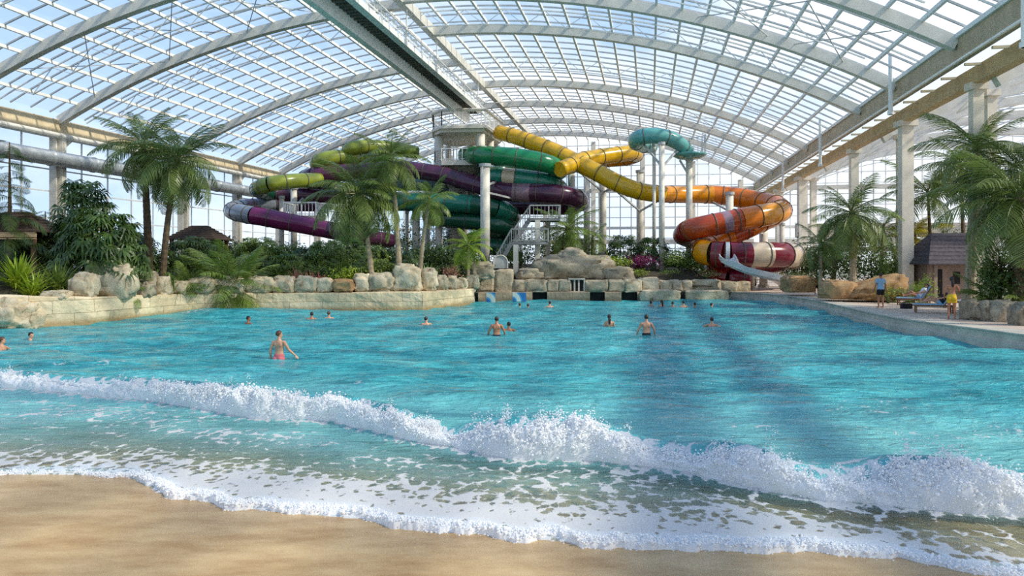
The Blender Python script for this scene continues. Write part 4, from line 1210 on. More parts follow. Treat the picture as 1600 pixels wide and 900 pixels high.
# mural tiles on the plinth: flat painted panels
def mural(label, xl, xr, yt, yb, Y, rot):
    m, t = newmat('mural_paint'); o = N(t, 'ShaderNodeOutputMaterial'); tcn = N(t, 'ShaderNodeTexCoord')
    mp_ = N(t, 'ShaderNodeMapping', ins={'Vector': tcn.outputs['Object'], 'Rotation': (0,rot,0)})
    wv = N(t, 'ShaderNodeTexWave', wave_type='RINGS', rings_direction='Y', ins={'Vector': mp_.outputs[0], 'Scale': .30, 'Distortion': 2.5, 'Detail': 1})
    rp = N(t, 'ShaderNodeValToRGB', ins={'Fac': wv.outputs['Fac']}); rp.color_ramp.interpolation = 'CONSTANT'
    e = rp.color_ramp.elements; e[0].color = C4(srgb(28,112,178)); e[1].position = .55; e[1].color = C4(srgb(70,160,208)); k = e.new(.82); k.color = C4(srgb(206,216,210)); 
    b_ = N(t, 'ShaderNodeBsdfPrincipled', ins={'Base Color': rp.outputs[0], 'Roughness': .4}); t.links.new(b_.outputs[0], o.inputs[0])
    a = P(xl, yb, Y); b = P(xr, yt, Y); mb = MB(); mb.box((a.x,Y-.06,a.z),(b.x,Y+.04,b.z))
    return tag(mb.build('mural_panel', m, origin=(a.x,Y,a.z)), label, 'mural')
mural('small blue painted tile panel nearest the sunlit wall', 760, 774, 457, 473, 55.6, .4)
mural('wider blue painted tile panel just left of the first dark outlet', 801, 822, 457, 471, 55.75, 1.5)
# deck planters
boulder('squared tan rock planter at the end of the deck by the slide chute', 1224, 1270, 431, 456, 53.5, 'rocktan', 90, .38, 2.0, rough=.6)
boulder('low tan rock at the left end of the long rock planter on the deck', 1286, 1332, 438, 466, 46.5, 'rocktan', 91, .5, 2.4, rough=.6)
boulder('long sloping tan rock planter on the deck behind the man in the blue shirt', 1318, 1412, 419, 468, 46.0, 'rocktan', 92, .7, 2.6, lean=.3, rough=.8, slope=.62)
for i, (a, b, t_, u_, Y) in enumerate(((1506,1530,468,502,32.2),(1526,1552,470,503,31.8),(1549,1588,470,506,31.2),(1583,1622,474,513,29.5))):
    boulder(NUM[i]+' rugged edging rock along the deck at the right counting from the loungers', a, b, t_, u_, Y, 'rockgrey', 95+i, .55, 1.1)

mb = MB(); mb.prism([(20.0,32.7),(26.5,29.8),(30,38.4),(22.7,38.4)], .5, 1.05)
struct(mb.build('floor_planter', M['soil']), 'raised soil behind the edging rocks on the right')
# ================================================================ PLANTS
def leafmat(name, a, b, tr=.30, isl=.28, rough=.42):
    return mat(name, a, b, .9, rough, trans=tr, isl=isl, spec=.5)
LM = {
 'palm': leafmat('palm_leaf', srgb(82,106,46), srgb(142,156,80), rough=.34),
 'palmdry': leafmat('palm_leaf_pale', srgb(128,128,70), srgb(172,164,100)),
 'dark': leafmat('dark_leaf', srgb(50,74,34), srgb(94,118,54), rough=.34),
 'bright': leafmat('bright_leaf', srgb(116,150,40), srgb(180,192,60)),
 'mid': leafmat('mid_leaf', srgb(86,116,44), srgb(148,164,76), rough=.36),
 'yellow': leafmat('yellow_leaf', srgb(180,170,30), srgb(232,206,40)),
 'rose': leafmat('rose_leaf', srgb(196,124,108), srgb(230,176,152)),
 'magenta': leafmat('magenta_petal', srgb(118,26,78), srgb(160,52,112)),
 'needle': leafmat('needle_leaf', srgb(32,56,40), srgb(56,84,54)),
}
M['trunk'] = mat('palm_trunk', srgb(140,124,98), srgb(184,168,138), 5, .85, bump=.02)
M['trunkdark'] = mat('dark_trunk', srgb(76,60,44), srgb(112,92,68), 5, .9, bump=.02)
M['stem'] = mat('green_stem', srgb(72,74,38), srgb(104,100,54), 4, .7)
def frond_mesh(name, droop, m, nl=38, lw=.0135, ll=.34, vee=.5, curl=.0, seed=0):
    """a feather palm leaf of length 1 along +X, bending down by droop radians"""
    r = random.Random(seed); mb = MB(); pts = []; x = z = 0.0; n = 14
    for i in range(n+1):
        pts.append(Vector((x, 0, z))); a = -droop*(i/n)**1.35; x += math.cos(a)/n; z += math.sin(a)/n
    mb.tube(pts, [.011*(1-.8*i/n) for i in range(n+1)], 4, caps=False)
    for k in range(nl):
        u = .12+.88*(k+.5)/nl; fi = u*n; i = min(int(fi), n-1); p = pts[i].lerp(pts[i+1], fi-i)
        tg = (pts[i+1]-pts[i]).normalized(); up = Vector((-tg.z, 0, tg.x))
        L = ll*(math.sin(math.pi*min(1,(u*.86+.14)))**.6)*(.85+.3*r.random())
        for s in (-1, 1):
            sw = .55+.35*u + .15*r.random(); vd = vee*(.6+.8*r.random())
            d = (tg*sw + Vector((0,s,0)) - up*vd*.55).normalized()
            q1 = p + d*L*.5; d2 = (d - Vector((0,0,1))*(.45+.5*r.random()+curl)).normalized(); q2 = q1 + d2*L*.5
            wv = tg.cross(d).cross(d).normalized()*lw*.5 if True else up
            mb.add([p-wv*.6, p+wv*.6, q1+wv, q1-wv, q2], [(0,1,2,3),(3,2,4)])
    me_o = mb.build(name, m); me = me_o.data; bpy.data.objects.remove(me_o); return me
FRM = {}
for nm in ('palm','bright','mid','yellow','palmdry','dark'):
    FRM[nm] = [frond_mesh('frond', dr, LM[nm], seed=i*5+2, vee=v) for i, (dr, v) in enumerate(((.75,.4),(1.15,.6),(1.6,.8)))]
def palm(label, base, crown, L, n, tr, leaf='palm', trunk='trunk', name='palm_tree', seed=0, lo=-.55, hi=1.25, skirt=0, group=None, ring=True):
    """base and crown are world points; L frond length in metres"""
    r = random.Random(seed+100); base = Vector(base); crown = Vector(crown)
    root = thing(name, label, 'palm', base, group=group)
    v = crown-base; mid = v*.5 + Vector((v.x*-.12, 0, 0))
    pts = [Vector(q[:3]) for q in spline([(0,0,-.15), tuple(mid), tuple(v)], .16)]
    nn = len(pts); rad = []
    for i in range(nn):
        f = i/(nn-1); q = tr*(1.25-.5*f)*(1.35 if f < .05 else 1)
        rad.append(q*(1.07 if (i % 2 and ring) else 1.0))
    mb = MB(); mb.tube(pts, rad, 9); mb.build('trunk', M[trunk], root)
    # green crown shaft
    mb = MB(); tg = (pts[-1]-pts[-2]).normalized()
    mb.tube([pts[-1]-tg*.1, pts[-1]+tg*.25, pts[-1]+tg*.55], [tr*.85, tr*.8, tr*.25], 8); mb.build('crown_shaft', M['stem'], root)
    for i in range(n):
        f = (i+.5)/n; az = i*2.399963 + r.uniform(-.25,.25); pit = hi + (lo-hi)*f**.85 + r.uniform(-.12,.12)
        kind = 0 if pit > .75 else (1 if pit > .1 else 2)
        mset = FRM[leaf]
        o = link('frond', mset[kind], root); o.location = v + tg*(.32*(1-f))
        s = L*r.uniform(.82,1.08)*(.8 if pit > 1.0 else 1); o.scale = (s, s, s)
        o.rotation_euler = (r.uniform(-.25,.25), -pit, az)
    for i in range(skirt):
        o = link('frond', FRM['palmdry'][2], root); o.location = v - tg*.1; s = L*.7*r.uniform(.8,1.05); o.scale = (s,s,s)
        o.rotation_euler = (0, r.uniform(.75,1.1), r.uniform(0,6.28)); o['label'] = 'dry hanging frond'
    return root
def gz(x, y): return bed_z(x, y) if behind(x, y) else (1.05 if (x > 18.3 and 32.2 < y < 38.6) else .57)
def pbase(px, Y): x = (px-800)/FPX*Y; return Vector((x, Y, gz(x, Y)))
PALMS = [
 ('left of the two tall dense palms behind the left pool wall', 233, 45.5, 224, 232, 78, 30, .20, 'palm','trunkdark', 4, 3),
 ('right of the two tall dense palms behind the left pool wall', 252, 43.8, 276, 254, 82, 32, .16, 'palm','trunkdark', 5, 4),
 ('bushy palm with a slanting pale trunk in front of the purple slides', 583, 48.0, 561, 306, 84, 40, .15, 'palm','trunk', 6, 9),
 ('tallest of the three pale trunked palms in the middle, with an arching crown', 625, 48.5, 611, 252, 60, 24, .16, 'palm','trunk', 7, 2),
 ('thin palm leaning right, left of the thick round column', 654, 49.5, 670, 318, 50, 20, .13, 'mid','trunk', 8, 1),
 ('small yellow green palm just left of the thick round column', 731, 54.0, 732, 388, 40, 18, .11, 'bright','trunk', 9, 0),
 ('bushy olive palm behind the rock mound', 888, 63.0, 886, 362, 54, 28, .16, 'mid','trunk', 10, 2),
 ('second shorter olive palm right of the rock mound', 925, 64.0, 926, 378, 34, 16, .14, 'mid','trunk', 11, 0),
 ('dense palm behind the long rock planter on the deck', 1333, 48.0, 1331, 338, 72, 30, .17, 'palm','trunk', 12, 3),
 ('small palm at the left end of the deck planting', 1282, 50.0, 1282, 386, 44, 18, .12, 'palm','trunk', 13, 2),
 ('slim palm between the dense deck palm and the shingled hut', 1456, 52.0, 1450, 306, 74, 20, .11, 'palm','trunkdark', 14, 0),
 ('yellowing palm in front of the wide tan column', 1428, 53.0, 1429, 372, 50, 20, .14, 'yellow','trunk', 15, 1),
 ('left of the two tall palms crossing the right hand columns', 1507, 52.5, 1501, 262, 76, 18, .12, 'palm','trunkdark', 16, 0),
 ('right of the two tall palms crossing the right hand columns', 1514, 37.5, 1526, 236, 92, 20, .20, 'palm','trunk', 17, 2),
 ('large dense palm at the right edge of the picture above the edging rocks', 1592, 33.2, 1594, 318, 120, 38, .24, 'palm','trunkdark', 18, 2),
 ('second large dark palm behind the one at the right edge', 1622, 35.5, 1606, 282, 112, 30, .22, 'dark','trunkdark', 19, 0),
 ('mid height palm between the small deck palm and the dense deck palm', 1302, 54.0, 1306, 366, 44, 16, .14, 'palm','trunk', 20, 1),
 ('palm behind the dense deck palm, right of it', 1375, 52.0, 1380, 362, 46, 17, .14, 'mid','trunk', 21, 1),
]
for (lab, bx_, Y, cx_, cy_, Lp, n, tr, leaf, trk, sd, sk) in PALMS:
    b = pbase(bx_, Y); c = P(cx_, cy_, Y)
    palm(lab, b, c, Lp*Y/FPX*1.12, n, tr, leaf, trk, seed=sd, skirt=sk, lo=-.75 if n >= 22 else -.45)
def cycad(label, px, Y, Lp, n, leaf, seed, z=None, lo=-.5, hi=1.15, name='cycad', cat='plant', py=None):
    b = pbase(px, Y) if py is None else P(px, py, Y)
    r = random.Random(seed); root = thing(name, label, cat, b)
    mb = MB(); mb.lathe([(.16,-.2),(.2,.05),(.17,.25),(.05,.36)], (0,0,0), 10); mb.build('stump', M['trunkdark'], root)
    for i in range(n):
        f = (i+.5)/n; az = i*2.39996+r.uniform(-.3,.3); pit = hi+(lo-hi)*f+r.uniform(-.15,.15)
        o = link('frond', FRM[leaf][0 if pit > .8 else (1 if pit > .25 else 2)], root); s = Lp*Y/FPX*r.uniform(.8,1.1); o.scale = (s,s,s)
        o.location = (0,0,.25); o.rotation_euler = (r.uniform(-.2,.2), -pit, az)
    return root
cycad('drooping cycad with long fronds hanging over the left pool wall', 366, 45.6, 92, 44, 'mid', 31, lo=-.8, hi=1.4)
cycad('arching fern like fronds above the largest boulder on the left pool wall', 200, 40.4, 44, 18, 'mid', 32, lo=-.2, hi=1.3)
cycad('leafy fern between the two left palms and the cycad', 290, 44.6, 50, 24, 'mid', 33, lo=-.2, hi=1.3)
cycad('fern beside the shingled hut above the right edging rocks', 1545, 34.5, 60, 26, 'mid', 34, lo=-.6)
cycad('low fern at the right edge above the edging rocks', 1596, 32.9, 46, 18, 'mid', 35, lo=-.5)
cycad('fern behind the loungers beside the hut posts', 1424, 44.6, 40, 16, 'mid', 36)
cycad('fern under the tall middle palm behind the flat brown stone', 540, 49.5, 40, 18, 'mid', 37)

def strap_mesh(n, L, w, seed, spread=1.0, up=.6, droop=1.3):
    r = random.Random(seed); mb = MB()
    for i in range(n):
        az = r.uniform(0, 6.283); el = up + (1.45-up)*r.random()**.8; l = L*r.uniform(.65,1.1); ww = w*r.uniform(.7,1.2)
        b = Vector((r.gauss(0,.10)*spread, r.gauss(0,.10)*spread, 0)); p = b; k = 5; vs = []; a = el
        for j in range(k+1):
            f = j/k; h = Vector((math.cos(az), math.sin(az), 0)); sd = Vector((-math.sin(az), math.cos(az), 0))
            tw = ww*.5*(1-f**2.2)*(.55+.9*min(f*3,1))*(1 if j else .6)
            vs += [p-sd*tw, p+sd*tw+Vector((0,0,tw*.4))]
            a -= droop*(1.55-el)*1.0/k*(.5+f)+.04; p = p + (h*math.cos(a)+Vector((0,0,1))*math.sin(a))*(l/k)
        mb.add(vs, [(2*j,2*j+1,2*j+3,2*j+2) for j in range(k)])
    return mb
def fan_mesh(n, W_, Hh, lr, seed, blades=8, top=1.0, bl=.19):
    """shrub of hand shaped leaves on thin stalks, filling a dome W_ wide and Hh high"""
    r = random.Random(seed); mb = MB()
    for i in range(n):
        th = r.uniform(0, 6.283); f = r.random()**.55; zz = r.random()**.8
        rad = W_*.5*math.sqrt(max(0, 1-zz**2*.85))*(.55+.45*f)
        c = Vector((rad*math.cos(th), rad*math.sin(th)*.8, Hh*(.10+.90*zz)*(.9+.1*r.random())))
        nd = (Vector((math.cos(th)*(1.2-zz), math.sin(th)*(1.2-zz), .25+zz)) + Vector((r.gauss(0,.35), r.gauss(0,.35), r.gauss(0,.3)))).normalized()
        t1 = nd.cross(Vector((0,0,1)));
        if t1.length < .1: t1 = Vector((1,0,0))
        t1.normalize(); t2 = nd.cross(t1)
        if t2.z > 0: t2 = -t2
        R = lr*r.uniform(.7,1.2)
        for k in range(blades):
            a = (k-(blades-1)/2)*(4.2/blades)+r.uniform(-.1,.1); d = (t2*math.cos(a)+t1*math.sin(a)); e = d.cross(nd)
            p1 = c+d*R*.5+nd*R*.10; p2 = c+d*R-Vector((0,0,1))*R*.28
            mb.add([c, p1+e*R*bl*.55, p2, p1-e*R*bl*.55], [(0,1,2,3)])
    return mb
def leaf_mesh(n, W_, Hh, ls, seed, D=None, aspect=2.4, low=.05):
    r = random.Random(seed); mb = MB(); D = D or W_*.75
    cl = [(r.uniform(-.32,.32)*W_, r.uniform(-.32,.32)*D, Hh*r.uniform(.35,.68), r.uniform(.22,.36)) for _ in range(7)]
    for i in range(n):
        cx_, cy_, cz_, cr = cl[r.randrange(len(cl))]
        d = Vector((r.gauss(0,1), r.gauss(0,1), r.gauss(0,1))).normalized(); q = r.random()**.33
        c = Vector((cx_+d.x*cr*W_*q, cy_+d.y*cr*D*q, max(low*Hh, cz_+d.z*cr*Hh*1.15*q)))
        nd = (d + Vector((r.gauss(0,.5), r.gauss(0,.5), .3+r.gauss(0,.5)))).normalized(); t1 = nd.cross(Vector((r.gauss(0,1), r.gauss(0,1), -.8))).normalized(); t2 = nd.cross(t1)
        s = ls*r.uniform(.6,1.25); p2 = c+t2*s
        mb.add([c, c+t2*s*.5+t1*s*.5/aspect, p2-nd*s*.12, c+t2*s*.5-t1*s*.5/aspect], [(0,1,2,3)])
    return mb
def stems(W_, Hh, seed, k=6, r_=.03):
    r = random.Random(seed); mb = MB()
    for i in range(k):
        a = r.uniform(0,6.28); q = W_*.28*r.random()
        mb.tube([(r.gauss(0,.05),r.gauss(0,.05),-.12), (math.cos(a)*q*.5,math.sin(a)*q*.5,Hh*.4), (math.cos(a)*q,math.sin(a)*q,Hh*.75)], [r_,r_*.8,r_*.4], 5)
    return mb
def shrub(kind, label, px, ytop, Y, wpx, leaf, seed, n=None, py=None, name=None, cat='shrub', ls=None, group=None, flower=None):
    b = pbase(px, Y) if py is None else P(px, py, Y)
    top = P(px, ytop, Y).z; Hh = max(.35, top-b.z); W_ = wpx*Y/FPX
    root = thing(name or {'fan':'fan_leaf_shrub','leaf':'leafy_bush','strap':'spiky_plant'}[kind], label, cat, b, group=group)
    if kind == 'fan':
        A = max(.4, W_*Hh); mb = fan_mesh(n or int(min(320, 26+A*22)), W_, Hh*.95, ls or .46, seed); mb.build('foliage', LM[leaf], root)
        stems(W_, Hh, seed, 7).build('stem', M['stem'], root)
    elif kind == 'leaf':
        A = max(.4, W_*Hh); leaf_mesh(n or int(min(2200, 300+A*230)), W_*1.05, Hh, ls or .20, seed).build('foliage', LM[leaf], root)
        stems(W_, Hh, seed, 6).build('stem', M['stem'], root)
    else:
        strap_mesh(n or 60, max(W_*.56, Hh), ls or .06, seed).build('blades', LM[leaf], root)
        mb = MB(); mb.lathe([(.10,-.1),(.14,.02),(.08,.14)], (0,0,0), 8); mb.build('base', M['stem'], root)
    if flower:
        fm, fn, fs = flower; leaf_mesh(fn, W_*1.08, Hh*1.05, fs, seed+9, low=.3).build('blossom', LM[fm], root)
    return root
# left bed
shrub('fan','tall dark fan leaved shrub left of the two tall left palms', 132, 270, 41.5, 96, 'dark', 51, n=150, ls=.62)
shrub('fan','wide dark fan leaved shrub spreading below the tall one', 158, 322, 40.2, 150, 'dark', 52, n=300, ls=.60)
shrub('fan','dark fan leaved shrub behind the two left palm trunks', 205, 358, 46.5, 96, 'dark', 53, n=150, ls=.55)
shrub('strap','large yellow green spiky clump at the far left above the wall', 28, 392, 37.2, 110, 'bright', 54, n=170, ls=.085)
shrub('strap','paler spiky clump just right of the yellow green one', 92, 402, 37.8, 84, 'mid', 55, n=130, ls=.07)
shrub('strap','low yellow spiky plant spilling over the wall at far left', 52, 430, 36.4, 86, 'bright', 56, n=90, ls=.07)
shrub('strap','low green spiky plant between the spiky clumps and the tall boulder', 110, 425, 38.6, 50, 'mid', 57, n=60)
shrub('strap','spiky plant below the right one of the tall left palms', 270, 412, 43.2, 60, 'mid', 58, n=70)
shrub('fan','dark shrub right of the two left palm trunks', 300, 366, 47.5, 90, 'dark', 59, n=130)
shrub('leaf','dark bush at the back left under the thatched roof', 60, 352, 46, 100, 'dark', 60)
shrub('leaf','dark bush behind the cycad', 392, 372, 52, 90, 'dark', 61)
shrub('fan','broad fan shrub between the cycad and the purple slide end', 428, 384, 50, 70, 'mid', 62, n=90, ls=.4)
shrub('leaf','dark bush beneath the left columns', 462, 380, 55, 90, 'dark', 63)
shrub('fan','fan shrub left of the bushy middle palm', 508, 372, 51.5, 74, 'mid', 64, n=110, ls=.42)
shrub('leaf','dark bush behind the bushy middle palm', 560, 372, 58, 110, 'dark', 65)
shrub('strap','pale green spiky plant left of the pink bromeliads', 440, 412, 48, 40, 'mid', 66)
shrub('strap','first pink bromeliad behind the left pool wall', 462, 414, 47.6, 34, 'rose', 67, n=48, ls=.07)
shrub('strap','second pink bromeliad behind the left pool wall', 484, 417, 47.4, 34, 'rose', 68, n=48, ls=.07)
shrub('strap','third pink bromeliad behind the left pool wall', 503, 417, 47.6, 28, 'rose', 69, n=40, ls=.07)
shrub('leaf','bright low bush right of the pink bromeliads', 532, 412, 48, 46, 'bright', 70, ls=.16)
shrub('fan','low mid green shrub left of the slanting palm trunk', 560, 406, 48.5, 50, 'mid', 71, n=60, ls=.32)
shrub('leaf','low bush between the slanting trunk and the tall middle trunk', 600, 406, 50, 46, 'mid', 72, ls=.16)
shrub('strap','striped spiky plant right of the tall middle trunk', 668, 402, 50.5, 56, 'mid', 73, n=70, ls=.07)
shrub('leaf','dark bush below the pale columns', 660, 386, 62, 90, 'dark', 74)
shrub('leaf','dark bush below the tower shaft', 712, 388, 66, 90, 'dark', 75)
shrub('leaf','low reddish bush at the foot of the small yellow green palm', 706, 410, 53, 44, 'rose', 76, n=260, ls=.16)
shrub('leaf','mossy bush hanging over the last stone of the sunlit wall', 738, 424, 54.2, 34, 'bright', 77, n=240, ls=.13)
shrub('leaf','dark bush behind the staircase', 812, 388, 67, 110, 'dark', 78)
shrub('leaf','small fern bush on the stones left of the rock mound', 812, 424, 60.2, 34, 'bright', 79, n=200, ls=.14)
shrub('leaf','tiny fern tuft on the block below the staircase', 790, 426, 60.0, 22, 'bright', 80, n=120, ls=.13)
# centre right
shrub('leaf','large olive bush behind the rock mound', 872, 360, 66, 80, 'mid', 81)
shrub('leaf','yellow green bush on the right shoulder of the rock mound', 950, 396, 61.4, 76, 'bright', 82, ls=.2)
shrub('fan','dark fan shrub in front of the tan columns', 974, 362, 66, 60, 'dark', 83, n=120, ls=.5)
shrub('fan','dark fan shrub below the slim white columns', 1020, 368, 65, 62, 'dark', 84, n=120, ls=.5)
shrub('leaf','magenta flowering bush in the far bed', 1006, 396, 63.5, 72, 'magenta', 85, n=1100, ls=.17, cat='bush')
shrub('leaf','green bush with pale flowers beside the rust red slide bend', 1076, 384, 63, 76, 'mid', 86, flower=('yellow',60,.16))
shrub('leaf','yellow green bush in front of the magenta bush', 1000, 418, 60.6, 40, 'bright', 87, n=260, ls=.15)
shrub('leaf','low olive bush along the far wall', 1048, 420, 61, 40, 'mid', 88, n=260, ls=.15)
shrub('leaf','low bush with rosy flowers at the foot of the striped red bend', 1104, 420, 60.6, 40, 'mid', 89, n=240, ls=.15, flower=('rose',90,.14))
shrub('leaf','dark bush behind the striped red bend', 1180, 396, 72, 150, 'dark', 90)
shrub('leaf','dark bush at the foot of the column right of the striped bend', 1252, 392, 66, 70, 'dark', 91)
# right bank
shrub('leaf','bright low plant in the squared tan planter', 1246, 424, 54.2, 36, 'bright', 92, py=440, n=240, ls=.15)
shrub('leaf','dark bush left of the dense deck palm', 1300, 374, 51, 76, 'dark', 93)
shrub('leaf','dark bush right of the dense deck palm', 1362, 372, 51.5, 84, 'dark', 94)
shrub('leaf','large dark bush in front of the wide tan column', 1404, 372, 49.5, 70, 'mid', 95)
shrub('leaf','low bush with yellow flowers behind the man in the blue shirt', 1388, 440, 44.0, 50, 'mid', 96, n=260, ls=.13, flower=('yellow',90,.12))
shrub('leaf','yellow leaved bush left of the hut roof', 1432, 350, 53, 70, 'yellow', 97, ls=.2, n=500)
shrub('leaf','yellow green bush beneath the eave of the hut', 1446, 424, 44.6, 46, 'bright', 98, n=300, ls=.14)
shrub('leaf','dark bush behind the hut roof', 1480, 342, 54, 110, 'dark', 99)
shrub('leaf','bush with bright yellow flowers beneath the large right palm', 1562, 362, 34.2, 84, 'dark', 100, n=900, ls=.16, flower=('yellow',260,.09))
shrub('leaf','dark bush filling the right edge behind the edging rocks', 1592, 398, 33.5, 80, 'dark', 101)
shrub('leaf','green bush right of the hut wall', 1554, 396, 35.5, 44, 'mid', 102, flower=('yellow',50,.09))
# dense low shrubs filling the bed behind the left wall
for i, (px, yt, Y, w, lf, kd) in enumerate(sorted(((292,388,49,70,'dark','leaf'),(322,372,51,80,'dark','fan'),(352,380,53,80,'dark','leaf'),(404,366,50.5,84,'mid','fan'),(432,372,55,90,'dark','leaf'),(452,392,49.5,60,'mid','fan'),(482,384,52,80,'dark','fan'),(520,390,50.5,60,'mid','leaf'),(540,366,54,90,'dark','fan'),(576,380,53.5,80,'mid','fan'),(606,384,54.5,70,'dark','leaf'),(636,392,53,60,'dark','fan'),(664,378,57,80,'dark','leaf'),(700,384,58,80,'dark','fan'),(740,394,57.5,60,'dark','leaf'),(240,388,46.5,60,'dark','leaf'),(478,414,48.6,50,'mid','leaf'),(516,416,48.4,44,'dark','leaf'),(582,412,49.2,44,'mid','leaf'),(420,404,48.6,60,'dark','leaf')))):
    shrub(kd, NUM[i]+' dense shrub in the bed behind the left pool wall counting from the left', px, yt, Y, w, lf, 160+i, group='dense shrubs behind the left pool wall', ls=.34 if kd == 'fan' else .2)
# far background greenery outside the slides
for i, (px, yt, Y, w) in enumerate(sorted(((330,366,60,80),(380,376,62,80),(610,350,72,130),(740,352,76,140),(930,386,74,90),(1060,386,76,90),(1130,388,80,90),(1280,360,66,80),(1330,350,64,90),(1420,346,58,80),(1500,352,52,90),(10,360,50,90),(110,366,52,90),(580,338,82,120),(660,334,84,130),(735,336,84,120),(815,346,82,110),(1100,398,70,80),(1064,402,66,60)))):
    shrub('leaf', NUM[i]+' dark bush in the background row behind the slides counting from the left', px, yt, Y, w, 'dark', 130+i, n=1100, ls=.3, group='dark background bushes')
# dark drooping tree at the far left
def droop_tree(label, px, Y, ytop, wpx, seed):
    b = pbase(px, Y); Hh = P(px, ytop, Y).z-b.z; W_ = wpx*Y/FPX; r = random.Random(seed)
    root = thing('drooping_tree', label, 'tree', b)
    mb = MB(); mb.tube([(0,0,-.2),(.05,0,Hh*.5),(0,.05,Hh)], [.16,.1,.03], 8); mb.build('trunk', M['trunkdark'], root)
    for i in range(34):
        f = .22+.78*(i/33); az = i*2.39996+r.uniform(-.3,.3); s = W_*.55*(1.15-f*.75)*r.uniform(.85,1.1)
        o = link('branch', FRM['dark'][1 if i % 2 else 2], root); o.location = (0,0,Hh*f); o.scale = (s,s*1.1,s); o.rotation_euler = (r.uniform(-.3,.3), -r.uniform(-.1,.35), az)
    return root
droop_tree('dark drooping tree at the far left edge in front of the glass wall', 14, 44, 222, 130, 5)
droop_tree('smaller dark drooping tree behind the one at the left edge', 70, 50, 330, 80, 6)
# ================================================================ PEOPLE
M['skin'] = mat('skin', srgb(196,142,112), srgb(214,160,128), 6, .5)
M['skintan'] = mat('skin_tanned', srgb(164,108,78), srgb(184,126,94), 6, .5)
M['hair'] = mat('dark_hair', srgb(32,24,20), srgb(56,42,34), 30, .5)
M['hairbrown'] = mat('brown_hair', srgb(70,46,30), srgb(98,66,42), 30, .5)
M['eye'] = mat('eye', srgb(30,24,22))
M['lip'] = mat('lip', srgb(164,88,80))
def cloth(name, c): return mat(name, tuple(x*.88 for x in c), c, 5, .85, bump=.004)
CL = {'navy': cloth('navy_cloth', srgb(34,40,64)), 'black': cloth('black_cloth', srgb(30,30,34)), 'red': cloth('red_cloth', srgb(196,70,72)), 'blue': cloth('blue_cloth', srgb(60,110,170)),
      'sky': cloth('pale_blue_cloth', srgb(150,188,214)), 'white': cloth('white_cloth', srgb(222,224,228)), 'yellow': cloth('yellow_cloth', srgb(226,184,40)), 'orange': cloth('orange_cloth', srgb(206,140,60)), 'pink': cloth('pink_cloth', srgb(216,112,116))}
def fuse(mb, voxel, smooth_it, material, name):
    o = mb.build(name, material)
    r = o.modifiers.new('r', 'REMESH'); r.mode = 'VOXEL'; r.voxel_size = voxel; r.use_smooth_shade = True
    s = o.modifiers.new('s', 'SMOOTH'); s.factor = .5; s.iterations = smooth_it
    dg = bpy.context.evaluated_depsgraph_get()
    me = bpy.data.meshes.new_from_object(o.evaluated_get(dg)); me.name = name
    bpy.data.objects.remove(o)
    if not me.materials: me.materials.append(material)
    me.polygons.foreach_set('use_smooth', [True]*len(me.polygons))
    return me
def ell(mb, c, r, n=14, rot=None, mi=0, zlo=-1, zhi=1):
    vs = []; fs = []; m_ = n//2+1
    for i in range(m_):
        z = zlo+(zhi-zlo)*i/(m_-1); ph = math.asin(max(-1,min(1,z))); q = max(math.cos(ph), .02)
        for k in range(n):
            a = 2*math.pi*k/n; p = Vector((r[0]*q*math.cos(a), r[1]*q*math.sin(a), r[2]*math.sin(ph)))
            if rot: p = rot @ p
            vs.append(p+Vector(c))
    for i in range(m_-1):
        for k in range(n): fs.append((i*n+k, i*n+(k+1)%n, (i+1)*n+(k+1)%n, (i+1)*n+k))
    fs.append(tuple(range(n))[::-1]); fs.append(tuple((m_-1)*n+k for k in range(n)))
    mb.add(vs, fs, mi)
def loft(mb, secs, n=18):
    """secs: (centre, rx, ry) with sections lying across the run of centres"""
    vs = []; fs = []; N_ = len(secs)
    for i, (c, rx, ry) in enumerate(secs):
        c = Vector(c); a = Vector(secs[max(i-1,0)][0]); b = Vector(secs[min(i+1,N_-1)][0]); d = (b-a).normalized()
        s = Vector((1,0,0)); s = (s-d*s.dot(d)).normalized(); u = d.cross(s)
        for k in range(n):
            t = 2*math.pi*k/n; vs.append(c+s*rx*math.cos(t)+u*ry*math.sin(t))
    for i in range(N_-1):
        for k in range(n): fs.append((i*n+k, i*n+(k+1)%n, (i+1)*n+(k+1)%n, (i+1)*n+k))
    fs.append(tuple(range(n))[::-1]); fs.append(tuple((N_-1)*n+k for k in range(n)))
    mb.add(vs, fs)
V3 = Vector
